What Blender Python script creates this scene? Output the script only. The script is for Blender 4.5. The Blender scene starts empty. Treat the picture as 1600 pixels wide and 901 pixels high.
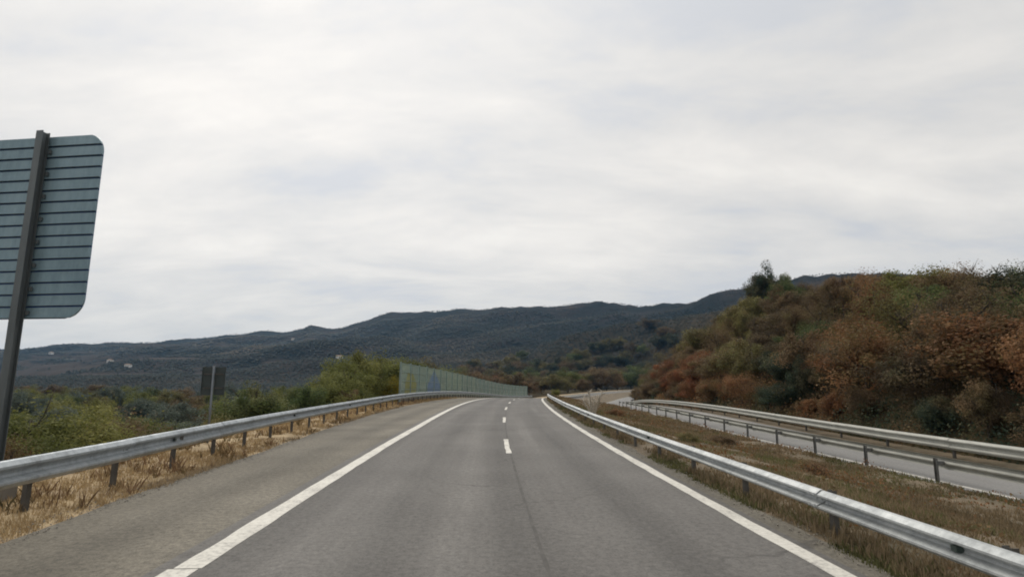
import bpy, bmesh, math, random
import numpy as np
from mathutils import Vector, Matrix
random.seed(7)
rng = np.random.default_rng(7)
S = bpy.context.scene
COL = S.collection
rad = math.radians

# ------------------------------------------------------------------ camera
CAM_H = 2.06
PITCH = math.atan(142 / 865)
cd = bpy.data.cameras.new('camera')
cam = bpy.data.objects.new('camera', cd)
COL.objects.link(cam)
cam.location = (0, 0, CAM_H)
cam.rotation_euler = (rad(90) + PITCH, 0, 0)
cd.sensor_width = 36.0
cd.lens = 36.0 * 865 / 1600
cd.clip_start = 0.1
cd.clip_end = 20000
S.camera = cam

# ------------------------------------------------------------------ exposure, sampling
S.view_settings.view_transform = 'Standard'
S.view_settings.look = 'None'
S.view_settings.exposure = 0.0
S.view_settings.gamma = 1.0
S.render.engine = 'CYCLES'
S.cycles.use_denoising = True
S.cycles.max_bounces = 6
S.cycles.diffuse_bounces = 2
S.cycles.glossy_bounces = 2
S.cycles.transmission_bounces = 4
S.cycles.transparent_max_bounces = 8
S.cycles.volume_bounces = 0
S.cycles.filter_width = 1.9

# ------------------------------------------------------------------ sky and sun
SUN_AZ, SUN_EL = rad(-24), rad(46)          # azimuth clockwise from +Y
sun_dir = Vector((math.sin(SUN_AZ) * math.cos(SUN_EL), math.cos(SUN_AZ) * math.cos(SUN_EL), math.sin(SUN_EL)))
W = bpy.data.worlds.new('World')
S.world = W
W.use_nodes = True
nt = W.node_tree
nt.nodes.clear()


def N(t, kind, **kw):
    n = t.nodes.new(kind)
    for k, v in kw.items():
        setattr(n, k, v)
    return n


def link(t, a, b):
    t.links.new(a, b)


def math_node(t, op, a, b=None, clamp=False):
    n = N(t, 'ShaderNodeMath', operation=op, use_clamp=clamp)
    for i, v in enumerate((a, b)):
        if v is None:
            continue
        if isinstance(v, (int, float)):
            n.inputs[i].default_value = v
        else:
            link(t, v, n.inputs[i])
    return n.outputs[0]


def ramp(t, fac, stops, interp='LINEAR'):
    n = N(t, 'ShaderNodeValToRGB')
    n.color_ramp.interpolation = interp
    e = n.color_ramp.elements
    while len(e) > 1:
        e.remove(e[-1])
    for i, (p, c) in enumerate(stops):
        el = e[0] if i == 0 else e.new(p)
        el.position = p
        el.color = (c[0], c[1], c[2], 1) if not isinstance(c, (int, float)) else (c, c, c, 1)
    link(t, fac, n.inputs[0])
    return n.outputs[0]


def mix(t, fac, a, b, mode='MIX'):
    n = N(t, 'ShaderNodeMix', data_type='RGBA', blend_type=mode)
    for idx, v in ((0, fac), (6, a), (7, b)):
        if isinstance(v, (int, float)):
            n.inputs[idx].default_value = v
        elif isinstance(v, tuple):
            n.inputs[idx].default_value = (v[0], v[1], v[2], 1)
        else:
            link(t, v, n.inputs[idx])
    return n.outputs[2]


def noise(t, vec, scale, detail=4, rough=0.55, dist=0.0):
    n = N(t, 'ShaderNodeTexNoise')
    n.inputs['Scale'].default_value = scale
    n.inputs['Detail'].default_value = detail
    n.inputs['Roughness'].default_value = rough
    n.inputs['Distortion'].default_value = dist
    if vec is not None:
        link(t, vec, n.inputs['Vector'])
    return n.outputs['Fac']


sky = N(nt, 'ShaderNodeTexSky', sky_type='NISHITA')
sky.sun_disc = False
sky.sun_elevation = SUN_EL
sky.sun_rotation = SUN_AZ % (2 * math.pi)
tc = N(nt, 'ShaderNodeTexCoord')
sep = N(nt, 'ShaderNodeSeparateXYZ')
link(nt, tc.outputs['Generated'], sep.inputs[0])
zc = math_node(nt, 'ADD', math_node(nt, 'MAXIMUM', sep.outputs[2], 0.0), 0.24)
cx = math_node(nt, 'DIVIDE', sep.outputs[0], zc)
cy = math_node(nt, 'DIVIDE', sep.outputs[1], zc)
comb = N(nt, 'ShaderNodeCombineXYZ')
link(nt, cx, comb.inputs[0]); link(nt, cy, comb.inputs[1])
mp = N(nt, 'ShaderNodeMapping')
mp.inputs['Rotation'].default_value = (0, 0, rad(-38))
mp.inputs['Scale'].default_value = (0.75, 1.45, 1)
mp.inputs['Location'].default_value = (3.1, 1.7, 0)
link(nt, comb.outputs[0], mp.inputs[0])
n1 = noise(nt, mp.outputs[0], 0.95, 7, 0.56, 0.5)
n2 = noise(nt, mp.outputs[0], 2.6, 8, 0.6, 0.35)
nn = math_node(nt, 'ADD', math_node(nt, 'MULTIPLY', n1, 0.62), math_node(nt, 'MULTIPLY', n2, 0.38))
cloud = ramp(nt, nn, [(0.38, (6.9, 7.05, 7.35)), (0.455, (7.9, 7.8, 7.65)), (0.55, (8.9, 8.65, 8.3)), (0.68, (10.2, 9.85, 9.3))])
# veil of cloud brightens round the hidden sun
dotn = N(nt, 'ShaderNodeVectorMath', operation='DOT_PRODUCT')
link(nt, tc.outputs['Generated'], dotn.inputs[0])
dotn.inputs[1].default_value = sun_dir
glow = math_node(nt, 'POWER', math_node(nt, 'MAXIMUM', dotn.outputs['Value'], 0.0), 5.0)
gl = math_node(nt, 'ADD', math_node(nt, 'MULTIPLY', glow, 0.28), 0.94)
glc = N(nt, 'ShaderNodeCombineXYZ')
for i in range(3):
    link(nt, gl, glc.inputs[i])
cloud2 = mix(nt, 1.0, cloud, glc.outputs[0], 'MULTIPLY')
skymix = mix(nt, 0.95, sky.outputs[0], mix(nt, 1.0, cloud2, (1.0, 0.995, 0.985), 'MULTIPLY'))
bg = N(nt, 'ShaderNodeBackground')
bg.inputs['Strength'].default_value = 0.1
link(nt, skymix, bg.inputs[0])
wo = N(nt, 'ShaderNodeOutputWorld')
link(nt, bg.outputs[0], wo.inputs[0])

sd = bpy.data.lights.new('sun', 'SUN')
sd.energy = 1.5
sd.angle = rad(24)
sd.color = (1.0, 0.95, 0.87)
sun = bpy.data.objects.new('sun', sd)
COL.objects.link(sun)
sun.rotation_euler = sun_dir.to_track_quat('Z', 'Y').to_euler()
sun.location = (0, 0, 60)

# ------------------------------------------------------------------ helpers


def tag(o, label=None, cat=None, group=None, kind=None):
    if label: o['label'] = label
    if cat: o['category'] = cat
    if group: o['group'] = group
    if kind: o['kind'] = kind
    return o


def mesh_np(name, verts, faces, mats=(), uv=None, tone=None, smooth=False):
    """verts (n,3); faces (m,k) with k = 3 or 4"""
    verts = np.asarray(verts, dtype=np.float32)
    faces = np.asarray(faces, dtype=np.int32)
    me = bpy.data.meshes.new(name)
    k = faces.shape[1]
    me.vertices.add(len(verts))
    me.vertices.foreach_set('co', verts.ravel())
    me.loops.add(faces.size)
    me.loops.foreach_set('vertex_index', faces.ravel())
    me.polygons.add(len(faces))
    me.polygons.foreach_set('loop_start', np.arange(0, faces.size, k, dtype=np.int32))
    me.polygons.foreach_set('loop_total', np.full(len(faces), k, dtype=np.int32))
    if smooth:
        me.polygons.foreach_set('use_smooth', np.ones(len(faces), dtype=bool))
    me.update(calc_edges=True)
    if uv is not None:
        l = me.uv_layers.new(name='UVMap')
        l.data.foreach_set('uv', np.asarray(uv, dtype=np.float32)[faces.ravel()].ravel())
    if tone is not None:
        a = me.attributes.new('tone', 'FLOAT', 'POINT')
        a.data.foreach_set('value', np.asarray(tone, dtype=np.float32))
    for m in mats:
        me.materials.append(m)
    return me


def obj(name, me, parent=None):
    o = bpy.data.objects.new(name, me)
    COL.objects.link(o)
    if parent is not None:
        o.parent = parent
    return o


def empty(name, loc, rz=0.0):
    o = bpy.data.objects.new(name, None)
    COL.objects.link(o)
    o.empty_display_size = 0.3
    o.location = loc
    o.rotation_euler = (0, 0, rz)
    return o


def bm_mesh(name, bm, mats, smooth=False):
    bmesh.ops.recalc_face_normals(bm, faces=bm.faces)
    me = bpy.data.meshes.new(name)
    bm.to_mesh(me)
    bm.free()
    if smooth:
        for p in me.polygons:
            p.use_smooth = True
    for m in mats:
        me.materials.append(m)
    return me


def add_box(bm, c, size, rot=None):
    r = bmesh.ops.create_cube(bm, size=1.0)
    vs = r['verts']
    bmesh.ops.scale(bm, vec=size, verts=vs)
    if rot is not None:
        bmesh.ops.rotate(bm, cent=(0, 0, 0), matrix=rot, verts=vs)
    bmesh.ops.translate(bm, vec=c, verts=vs)
    return vs


def add_prism(bm, poly, axis_from, axis_to):
    """poly: list of 3-D points; swept by (axis_to-axis_from)"""
    off = Vector(axis_to) - Vector(axis_from)
    a = [bm.verts.new(Vector(p)) for p in poly]
    b = [bm.verts.new(Vector(p) + off) for p in poly]
    n = len(a)
    bm.faces.new(a)
    bm.faces.new(list(reversed(b)))
    for i in range(n):
        j = (i + 1) % n
        bm.faces.new((a[j], a[i], b[i], b[j]))


def add_tube(bm, pts, radii, seg=6):
    rings = []
    for i, p in enumerate(pts):
        p = Vector(p)
        d = (Vector(pts[min(i + 1, len(pts) - 1)]) - Vector(pts[max(i - 1, 0)])).normalized()
        u = d.orthogonal().normalized()
        v = d.cross(u)
        rings.append([bm.verts.new(p + (u * math.cos(2 * math.pi * k / seg) + v * math.sin(2 * math.pi * k / seg)) * radii[i]) for k in range(seg)])
    for a, b in zip(rings, rings[1:]):
        for k in range(seg):
            bm.faces.new((a[k], a[(k + 1) % seg], b[(k + 1) % seg], b[k]))
    bm.faces.new(list(reversed(rings[0])))
    bm.faces.new(rings[-1])


# numpy value noise
def vnoise(x, y, seed=0):
    xi = np.floor(x).astype(np.int64); yi = np.floor(y).astype(np.int64)
    xf = x - xi; yf = y - yi
    u = xf * xf * (3 - 2 * xf); v = yf * yf * (3 - 2 * yf)

    def h(a, b):
        n = (a * 374761393 + b * 668265263 + seed * 1442695041) & 0x7fffffff
        n = ((n ^ (n >> 13)) * 1274126177) & 0x7fffffff
        return ((n ^ (n >> 16)) & 0xffff) / 65535.0
    return (h(xi, yi) * (1 - u) + h(xi + 1, yi) * u) * (1 - v) + (h(xi, yi + 1) * (1 - u) + h(xi + 1, yi + 1) * u) * v


def fbm(x, y, oct=4, seed=0):
    s = 0; a = 0.5; t = 0
    for i in range(oct):
        s = s + a * vnoise(x * 2 ** i, y * 2 ** i, seed + i * 17)
        t += a
        a *= 0.5
    return s / t


def sstep(a, b, x):
    t = np.clip((x - a) / (b - a), 0, 1)
    return t * t * (3 - 2 * t)


# ------------------------------------------------------------------ materials
def material(name):
    m = bpy.data.materials.new(name)
    m.use_nodes = True
    t = m.node_tree
    b = t.nodes['Principled BSDF']
    return m, t, b


def coords(t, kind='Object'):
    return N(t, 'ShaderNodeTexCoord').outputs[kind]


def bump(t, b, h, strength, dist):
    n = N(t, 'ShaderNodeBump')
    n.inputs['Strength'].default_value = strength
    n.inputs['Distance'].default_value = dist
    link(t, h, n.inputs['Height'])
    link(t, n.outputs[0], b.inputs['Normal'])


def mat_asphalt(name, dark, mid, light, streak=0.5, rough=0.85, speck=0.25, cracks=False):
    m, t, b = material(name)
    uv = coords(t, 'UV')
    mp1 = N(t, 'ShaderNodeMapping'); mp1.inputs['Scale'].default_value = (1.1, 0.035, 1)
    link(t, uv, mp1.inputs[0])
    st = noise(t, mp1.outputs[0], 1.0, 5, 0.6)
    bl = noise(t, uv, 0.35, 4, 0.55)
    fn = noise(t, uv, 11.0, 4, 0.8)
    vf = noise(t, uv, 38.0, 2, 0.8)
    f = math_node(t, 'ADD', math_node(t, 'MULTIPLY', st, streak), math_node(t, 'MULTIPLY', bl, 1 - streak))
    c = ramp(t, f, [(0.30, dark), (0.5, mid), (0.72, light)])
    g = math_node(t, 'ADD', math_node(t, 'MULTIPLY', fn, 0.6), math_node(t, 'MULTIPLY', vf, 0.4))
    g2 = ramp(t, g, [(0.38, 1 - speck), (0.5, 1.0), (0.62, 1 + speck)])
    c2 = mix(t, 1.0, c, g2, 'MULTIPLY')
    if cracks:
        vo = N(t, 'ShaderNodeTexVoronoi', feature='DISTANCE_TO_EDGE')
        vo.inputs['Scale'].default_value = 0.33
        dn = N(t, 'ShaderNodeTexNoise'); dn.inputs['Scale'].default_value = 1.6; dn.inputs['Detail'].default_value = 5
        link(t, uv, dn.inputs['Vector'])
        wv = N(t, 'ShaderNodeVectorMath', operation='MULTIPLY_ADD')
        link(t, dn.outputs['Color'], wv.inputs[0]); wv.inputs[1].default_value = (1.1, 1.1, 0); link(t, uv, wv.inputs[2])
        link(t, wv.outputs[0], vo.inputs['Vector'])
        line = ramp(t, vo.outputs['Distance'], [(0.0, 1.0), (0.006, 0.7), (0.012, 0.0)])
        msk = ramp(t, noise(t, uv, 0.16, 3, 0.6), [(0.50, 0.0), (0.60, 0.75)])
        c2 = mix(t, math_node(t, 'MULTIPLY', line, msk), c2, (0.055, 0.051, 0.047))
        # dark drips down the middle of each lane, polish in the wheel tracks
        sx = N(t, 'ShaderNodeSeparateXYZ'); link(t, uv, sx.inputs[0])
        w = math_node(t, 'COSINE', math_node(t, 'MULTIPLY', sx.outputs[0], 2 * math.pi / 1.78))
        w = math_node(t, 'MULTIPLY', w, noise(t, mp1.outputs[0], 1.7, 4, 0.6))
        c2 = mix(t, 1.0, c2, ramp(t, math_node(t, 'ADD', math_node(t, 'MULTIPLY', w, 0.5), 0.5), [(0.2, 1.14), (0.5, 1.0), (0.8, 0.82)]), 'MULTIPLY')
    link(t, c2, b.inputs['Base Color'])
    b.inputs['Roughness'].default_value = rough
    bump(t, b, g, 0.5, 0.01)
    return m


M = {}
M['lane'] = mat_asphalt('lane_asphalt', (0.086, 0.080, 0.074), (0.126, 0.119, 0.110), (0.178, 0.169, 0.156), 0.6, 0.85, 0.36, True)
M['shoulder'] = mat_asphalt('shoulder_asphalt', (0.098, 0.087, 0.066), (0.145, 0.130, 0.102), (0.198, 0.179, 0.143), 0.30, 0.9, 0.48, True)
M['opp'] = mat_asphalt('opposite_asphalt', (0.185, 0.180, 0.172), (0.225, 0.220, 0.212), (0.270, 0.262, 0.250), 0.5)


def mat_paint():
    m, t, b = material('road_paint')
    uv = coords(t, 'UV')
    n = noise(t, uv, 14.0, 5, 0.7)
    n2 = noise(t, uv, 1.3, 3, 0.6)
    f = math_node(t, 'ADD', math_node(t, 'MULTIPLY', n, 0.6), math_node(t, 'MULTIPLY', n2, 0.4))
    c = ramp(t, f, [(0.32, (0.19, 0.18, 0.165)), (0.40, (0.46, 0.44, 0.40)), (0.50, (0.64, 0.615, 0.55)), (0.68, (0.78, 0.755, 0.69))])
    link(t, c, b.inputs['Base Color'])
    b.inputs['Roughness'].default_value = 0.7
    return m


M['paint'] = mat_paint()


def mat_noise(name, stops, scale, detail=5, rough=0.9, scale2=None, bump_s=0.0, bump_d=0.02, metallic=0.0, kind='Object', map_scale=None):
    m, t, b = material(name)
    co = coords(t, kind)
    if map_scale:
        mp_ = N(t, 'ShaderNodeMapping'); mp_.inputs['Scale'].default_value = map_scale
        link(t, co, mp_.inputs[0]); co = mp_.outputs[0]
    n = noise(t, co, scale, detail, 0.6)
    if scale2:
        n_b = noise(t, co, scale2, 3, 0.7)
        n = math_node(t, 'ADD', math_node(t, 'MULTIPLY', n, 0.6), math_node(t, 'MULTIPLY', n_b, 0.4))
    link(t, ramp(t, n, stops), b.inputs['Base Color'])
    b.inputs['Roughness'].default_value = rough
    b.inputs['Metallic'].default_value = metallic
    if bump_s:
        bump(t, b, n, bump_s, bump_d)
    return m


M['crack'] = mat_noise('joint_tar', [(0.3, (0.066, 0.062, 0.057)), (0.7, (0.115, 0.108, 0.10))], 3)
M['verge'] = mat_noise('dry_verge_soil', [(0.30, (0.15, 0.10, 0.05)), (0.46, (0.32, 0.23, 0.125)), (0.58, (0.44, 0.33, 0.185)), (0.75, (0.52, 0.40, 0.23))], 0.9, 6, scale2=7.0, bump_s=0.6, bump_d=0.05)
M['median'] = mat_noise('median_soil', [(0.30, (0.05, 0.047, 0.024)), (0.45, (0.12, 0.094, 0.056)), (0.58, (0.19, 0.142, 0.088)), (0.75, (0.25, 0.195, 0.125))], 0.5, 6, scale2=5.0, bump_s=0.6, bump_d=0.06)
def mat_steel(name, lo, mid, hi, rough, metal):
    """galvanised steel with zinc bloom, grime running down it and dirt spots"""
    m, t, b = material(name)
    co = coords(t)
    mpv = N(t, 'ShaderNodeMapping'); mpv.inputs['Scale'].default_value = (7, 7, 0.7)
    link(t, co, mpv.inputs[0])
    n_a = noise(t, co, 1.4, 6, 0.65); n_b = noise(t, mpv.outputs[0], 1.0, 5, 0.7); n_c = noise(t, co, 22, 3, 0.7)
    f = math_node(t, 'ADD', math_node(t, 'MULTIPLY', n_a, 0.5), math_node(t, 'MULTIPLY', n_b, 0.5))
    c = ramp(t, f, [(0.34, lo), (0.5, mid), (0.66, hi)])
    c = mix(t, ramp(t, n_c, [(0.60, 0.0), (0.72, 0.5)]), c, (0.16, 0.14, 0.115))
    link(t, c, b.inputs['Base Color'])
    b.inputs['Metallic'].default_value = metal
    link(t, ramp(t, f, [(0.3, rough + 0.18), (0.7, rough - 0.05)]), b.inputs['Roughness'])
    return m


M['steel'] = mat_steel('galvanised_steel', (0.20, 0.22, 0.235), (0.37, 0.405, 0.43), (0.50, 0.535, 0.56), 0.5, 0.4)
M['bright_steel'] = mat_steel('bright_galvanised_steel', (0.25, 0.265, 0.27), (0.45, 0.47, 0.47), (0.60, 0.615, 0.61), 0.52, 0.3)
M['post_steel'] = mat_noise('weathered_post_steel', [(0.3, (0.07, 0.066, 0.06)), (0.6, (0.12, 0.115, 0.105)), (0.8, (0.18, 0.17, 0.15))], 5, 5, rough=0.6, metallic=0.4)
M['opp_post'] = mat_noise('grey_post_steel', [(0.3, (0.10, 0.10, 0.095)), (0.7, (0.19, 0.19, 0.18))], 5, 5, rough=0.6, metallic=0.3)
M['old_steel'] = mat_noise('dusty_steel', [(0.3, (0.29, 0.29, 0.26)), (0.6, (0.385, 0.385, 0.345)), (0.8, (0.46, 0.455, 0.41))], 1.5, 6, rough=0.6, metallic=0.25, map_scale=(1, 1, 4))
M['reflector'] = mat_noise('amber_reflector', [(0.3, (0.03, 0.05, 0.045)), (0.7, (0.06, 0.08, 0.07))], 30, rough=0.3)
M['sign_back'] = mat_noise('sign_aluminium', [(0.3, (0.14, 0.215, 0.255)), (0.5, (0.22, 0.32, 0.37)), (0.75, (0.31, 0.42, 0.475))], 0.9, 6, rough=0.5, metallic=0.3, scale2=5.0, map_scale=(1.6, 1, 0.45))
M['sign_post'] = mat_noise('sign_post_steel', [(0.3, (0.105, 0.122, 0.128)), (0.7, (0.16, 0.18, 0.188))], 3, rough=0.55, metallic=0.4, map_scale=(1, 1, 0.3))
M['slim_post'] = mat_noise('slim_sign_post', [(0.3, (0.14, 0.16, 0.18)), (0.7, (0.22, 0.24, 0.26))], 3, rough=0.5, metallic=0.4)
M['sign_dark'] = mat_noise('dark_sign_back', [(0.3, (0.035, 0.048, 0.048)), (0.7, (0.06, 0.075, 0.075))], 3, rough=0.6)
M['sign_face'] = mat_noise('sign_front_blue', [(0.3, (0.02, 0.08, 0.30)), (0.7, (0.03, 0.10, 0.34))], 2, rough=0.4)
M['bark'] = mat_noise('bark', [(0.3, (0.035, 0.028, 0.022)), (0.6, (0.075, 0.06, 0.048)), (0.8, (0.13, 0.11, 0.09))], 6, 5, bump_s=0.6, map_scale=(1, 1, 0.3))
M['pale_bark'] = mat_noise('pale_dead_wood', [(0.3, (0.34, 0.30, 0.24)), (0.7, (0.55, 0.50, 0.42))], 8, 4)
M['house_wall'] = mat_noise('white_render', [(0.3, (0.70, 0.68, 0.64)), (0.7, (0.82, 0.80, 0.77))], 0.4)
M['house_roof'] = mat_noise('clay_roof', [(0.3, (0.20, 0.14, 0.11)), (0.7, (0.30, 0.22, 0.17))], 1.0)
M['house_glass'] = mat_noise('dark_window', [(0.3, (0.03, 0.035, 0.04)), (0.7, (0.05, 0.055, 0.06))], 1.0, rough=0.2)
M['concrete'] = mat_noise('barrier_concrete', [(0.3, (0.16, 0.15, 0.13)), (0.7, (0.26, 0.245, 0.22))], 1.0, 5)
M['stone'] = mat_noise('gravel_stone', [(0.3, (0.20, 0.18, 0.15)), (0.7, (0.36, 0.33, 0.28))], 40.0, 3)
M['blue_print'] = mat_noise('blue_print', [(0.3, (0.13, 0.20, 0.31)), (0.7, (0.19, 0.27, 0.38))], 1.5)
M['yellow_print'] = mat_noise('yellow_print', [(0.3, (0.20, 0.22, 0.09)), (0.7, (0.32, 0.32, 0.13))], 1.2)
M['barrier_post'] = mat_noise('barrier_post_green', [(0.3, (0.24, 0.32, 0.30)), (0.7, (0.36, 0.44, 0.42))], 2, rough=0.5, metallic=0.3)


def mat_glass():
    m, t, b = material('green_tinted_panel')
    co = coords(t)
    n = noise(t, co, 0.7, 4, 0.6)
    c = ramp(t, n, [(0.3, (0.46, 0.58, 0.54)), (0.55, (0.60, 0.70, 0.66)), (0.8, (0.70, 0.77, 0.73))])
    link(t, c, b.inputs['Base Color'])
    b.inputs['Roughness'].default_value = 0.3
    tr = N(t, 'ShaderNodeBsdfTransparent')
    tr.inputs[0].default_value = (0.92, 0.98, 0.95, 1)
    mx = N(t, 'ShaderNodeMixShader')
    mx.inputs[0].default_value = 0.34
    link(t, tr.outputs[0], mx.inputs[1])
    link(t, b.outputs[0], mx.inputs[2])
    link(t, mx.outputs[0], t.nodes['Material Output'].inputs[0])
    return m


M['panel'] = mat_glass()


def mat_leaf(name, c0, c1, c2, transl=0.25, blend=0.0):
    """leaf colours spread over the leaves (per-leaf tone) and slightly from plant to plant"""
    m, t, b = material(name)
    at = N(t, 'ShaderNodeAttribute'); at.attribute_name = 'tone'
    inf = N(t, 'ShaderNodeObjectInfo')
    f = math_node(t, 'ADD', math_node(t, 'MULTIPLY', at.outputs['Fac'], 0.75), math_node(t, 'MULTIPLY', inf.outputs['Random'], 0.25))
    c = ramp(t, f, [(0.12, c0), (0.5, c1), (0.9, c2)])
    if blend:   # neighbours grow through each other: leaves of other kinds in drifts
        geo = N(t, 'ShaderNodeNewGeometry')
        nb_ = noise(t, geo.outputs['Position'], 0.55, 4, 0.7)
        oth = ramp(t, noise(t, geo.outputs['Position'], 0.23, 3, 0.6), [(0.36, (0.065, 0.072, 0.034)), (0.46, (0.145, 0.102, 0.055)), (0.54, (0.165, 0.146, 0.060)), (0.64, (0.25, 0.16, 0.085))])
        dk = ramp(t, at.outputs['Fac'], [(0.0, 0.55), (1.0, 1.5)])
        oth = mix(t, 1.0, oth, dk, 'MULTIPLY')
        c = mix(t, ramp(t, nb_, [(0.44, 0.0), (0.56, blend)]), c, oth)
    link(t, c, b.inputs['Base Color'])
    b.inputs['Roughness'].default_value = 0.75
    b.inputs['Specular IOR Level'].default_value = 0.2
    if transl:
        tl = N(t, 'ShaderNodeBsdfTranslucent')
        link(t, c, tl.inputs[0])
        mx = N(t, 'ShaderNodeMixShader')
        mx.inputs[0].default_value = transl
        link(t, b.outputs[0], mx.inputs[1]); link(t, tl.outputs[0], mx.inputs[2])
        link(t, mx.outputs[0], t.nodes['Material Output'].inputs[0])
    return m


L = {
    'rust': mat_leaf('rust_leaves', (0.135, 0.066, 0.032), (0.255, 0.126, 0.058), (0.40, 0.215, 0.105), 0.35, 0.75),
    'orange': mat_leaf('orange_leaves', (0.16, 0.062, 0.028), (0.28, 0.110, 0.052), (0.39, 0.18, 0.09), 0.35, 0.35),
    'brown': mat_leaf('brown_leaves', (0.085, 0.060, 0.036), (0.170, 0.115, 0.066), (0.29, 0.20, 0.115), 0.35, 0.75),
    'umber': mat_leaf('umber_leaves', (0.062, 0.046, 0.030), (0.125, 0.092, 0.057), (0.21, 0.155, 0.094), 0.35, 0.75),
    'tan': mat_leaf('tan_leaves', (0.133, 0.081, 0.047), (0.238, 0.149, 0.086), (0.372, 0.245, 0.149), 0.35, 0.75),
    'olive': mat_leaf('olive_leaves', (0.079, 0.075, 0.030), (0.167, 0.155, 0.058), (0.314, 0.283, 0.109), 0.35, 0.75),
    'green': mat_leaf('green_leaves', (0.049, 0.074, 0.030), (0.111, 0.153, 0.055), (0.211, 0.259, 0.094), 0.35, 0.35),
    'dark': mat_leaf('dark_green_leaves', (0.022, 0.034, 0.024), (0.048, 0.070, 0.044), (0.092, 0.118, 0.070), 0.35, 0.5),
    'lime': mat_leaf('yellow_green_leaves', (0.115, 0.120, 0.036), (0.215, 0.218, 0.066), (0.34, 0.325, 0.115), 0.35),
    'fresh': mat_leaf('fresh_green_leaves', (0.070, 0.082, 0.024), (0.155, 0.170, 0.050), (0.27, 0.275, 0.092), 0.4),
    'grey': mat_leaf('grey_green_leaves', (0.057, 0.076, 0.065), (0.114, 0.141, 0.110), (0.190, 0.218, 0.171), 0.35),
    'yellow': mat_leaf('yellow_leaves', (0.20, 0.16, 0.02), (0.33, 0.26, 0.03), (0.42, 0.34, 0.06)),
    'straw':  mat_leaf('straw_grass', (0.25, 0.175, 0.090), (0.44, 0.325, 0.18), (0.61, 0.48, 0.29), 0.4),
    'redgrass': mat_leaf('rusty_grass', (0.125, 0.096, 0.055), (0.27, 0.205, 0.125), (0.46, 0.36, 0.235), 0.35),
    'weed': mat_leaf('green_weed', (0.065, 0.068, 0.028), (0.13, 0.13, 0.055), (0.23, 0.215, 0.10), 0.35),
    'wood':   mat_leaf('far_woodland', (0.005, 0.012, 0.010), (0.012, 0.018, 0.013), (0.062, 0.050, 0.034), 0.0),
}

# ------------------------------------------------------------------ the road's curve
R, SX0, SY0 = 560.0, -0.62, 36.0
CX = R + SX0


def zr(s):
    s = np.clip(np.asarray(s, dtype=float), -60, 460)
    a = np.where(s < 40, 0, np.where(s < 112, -(s - 40) ** 2 / 3000, 0))
    # from s=112 (slope -4.8 %, z=-1.73) ease back to level by s=200
    t = np.clip(s - 112, 0, 88)
    b = -1.728 - 0.048 * t + 0.048 * t * t / 176
    return np.where(s < 112, a, b)


def P(s, d, z=0.0):
    """world point at distance s along the carriageway, d metres right of its centre, z above the road"""
    ph = (s - SY0) / R
    r = R - d
    return Vector((CX - r * math.cos(ph), SY0 + r * math.sin(ph), float(zr(s)) + z))


def to_sd(x, y):
    dx, dy = CX - x, y - SY0
    return SY0 + R * np.arctan2(dy, dx), R - np.hypot(dx, dy)


def itp(tab):
    xs = [a for a, _ in tab]; ys = [b for _, b in tab]
    return lambda s: np.interp(s, xs, ys)


d_edge_left = itp([(-60, -6.2), (6, -6.5), (9.4, -6.75), (16, -6.95), (23, -7.3), (34, -7.75), (46, -7.95), (80, -8.0), (460, -8.0)])
d_rail_left = itp([(-60, -7.3), (5, -7.45), (13, -7.68), (18, -7.95), (26, -8.15), (45, -8.7), (80, -8.8), (460, -8.8)])
d_line_left = itp([(-60, -3.78), (6, -3.75), (26, -3.66), (60, -3.9), (460, -3.9)])
D_EDGE_R, D_RAIL_R, D_OPP_RAIL, D_OPP0 = 3.95, 4.2, 13.35, 13.0
d_opp_far = itp([(-60, 17.2), (25, 17.4), (55, 18.9), (100, 19.6), (460, 20.2)])
d_far_rail = lambda s: d_opp_far(s) + 0.35
OPP_Z = -1.0

# ------------------------------------------------------------------ terrain height
PXS = [(-700, 552), (-300, 548), (-50, 546), (30, 545), (120, 537), (180, 535), (250, 534), (330, 525), (400, 518), (455, 516), (485, 507),
       (520, 513), (560, 503), (600, 489), (650, 487), (700, 483), (800, 478), (870, 476), (940, 470), (1000, 474), (1080, 470), (1130, 455),
       (1200, 440), (1260, 432), (1350, 430), (1450, 434), (1600, 440), (2000, 445), (3000, 450)]


def ray(px, py):
    dx = (px - 800) / 865; dv = (450.5 - py) / 865
    return dx, math.cos(PITCH) - dv * math.sin(PITCH), math.sin(PITCH) + dv * math.cos(PITCH)


AZ, TE = [], []
for px, py in PXS:
    a, b_, c_ = ray(px, py)
    AZ.append(math.atan2(a, b_)); TE.append(c_ / math.hypot(a, b_))
AZ = [-math.pi, -1.9] + AZ + [1.9, math.pi]
TE = [0.05, 0.05] + TE + [0.15, 0.05]
MAZ, MTE = [], []
for px, py in [(560, 606), (650, 592), (720, 574), (800, 553), (880, 528), (960, 506), (1040, 494), (1150, 482), (1300, 470)]:
    a, b_, c_ = ray(px, py)
    MAZ.append(math.atan2(a, b_)); MTE.append(c_ / math.hypot(a, b_))
ridge_dist = itp([(-3.2, 2600), (-0.75, 2600), (-0.4, 2200), (-0.1, 1700), (0.15, 1400), (0.35, 1150), (0.6, 950), (3.2, 950)])
crest_h = itp([(-60, 4), (0, 4.5), (30, 5.8), (45, 7.4), (60, 9.2), (80, 11.2), (100, 14.2), (115, 18.2), (130, 21.5), (150, 23), (200, 23), (460, 23)])


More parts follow.
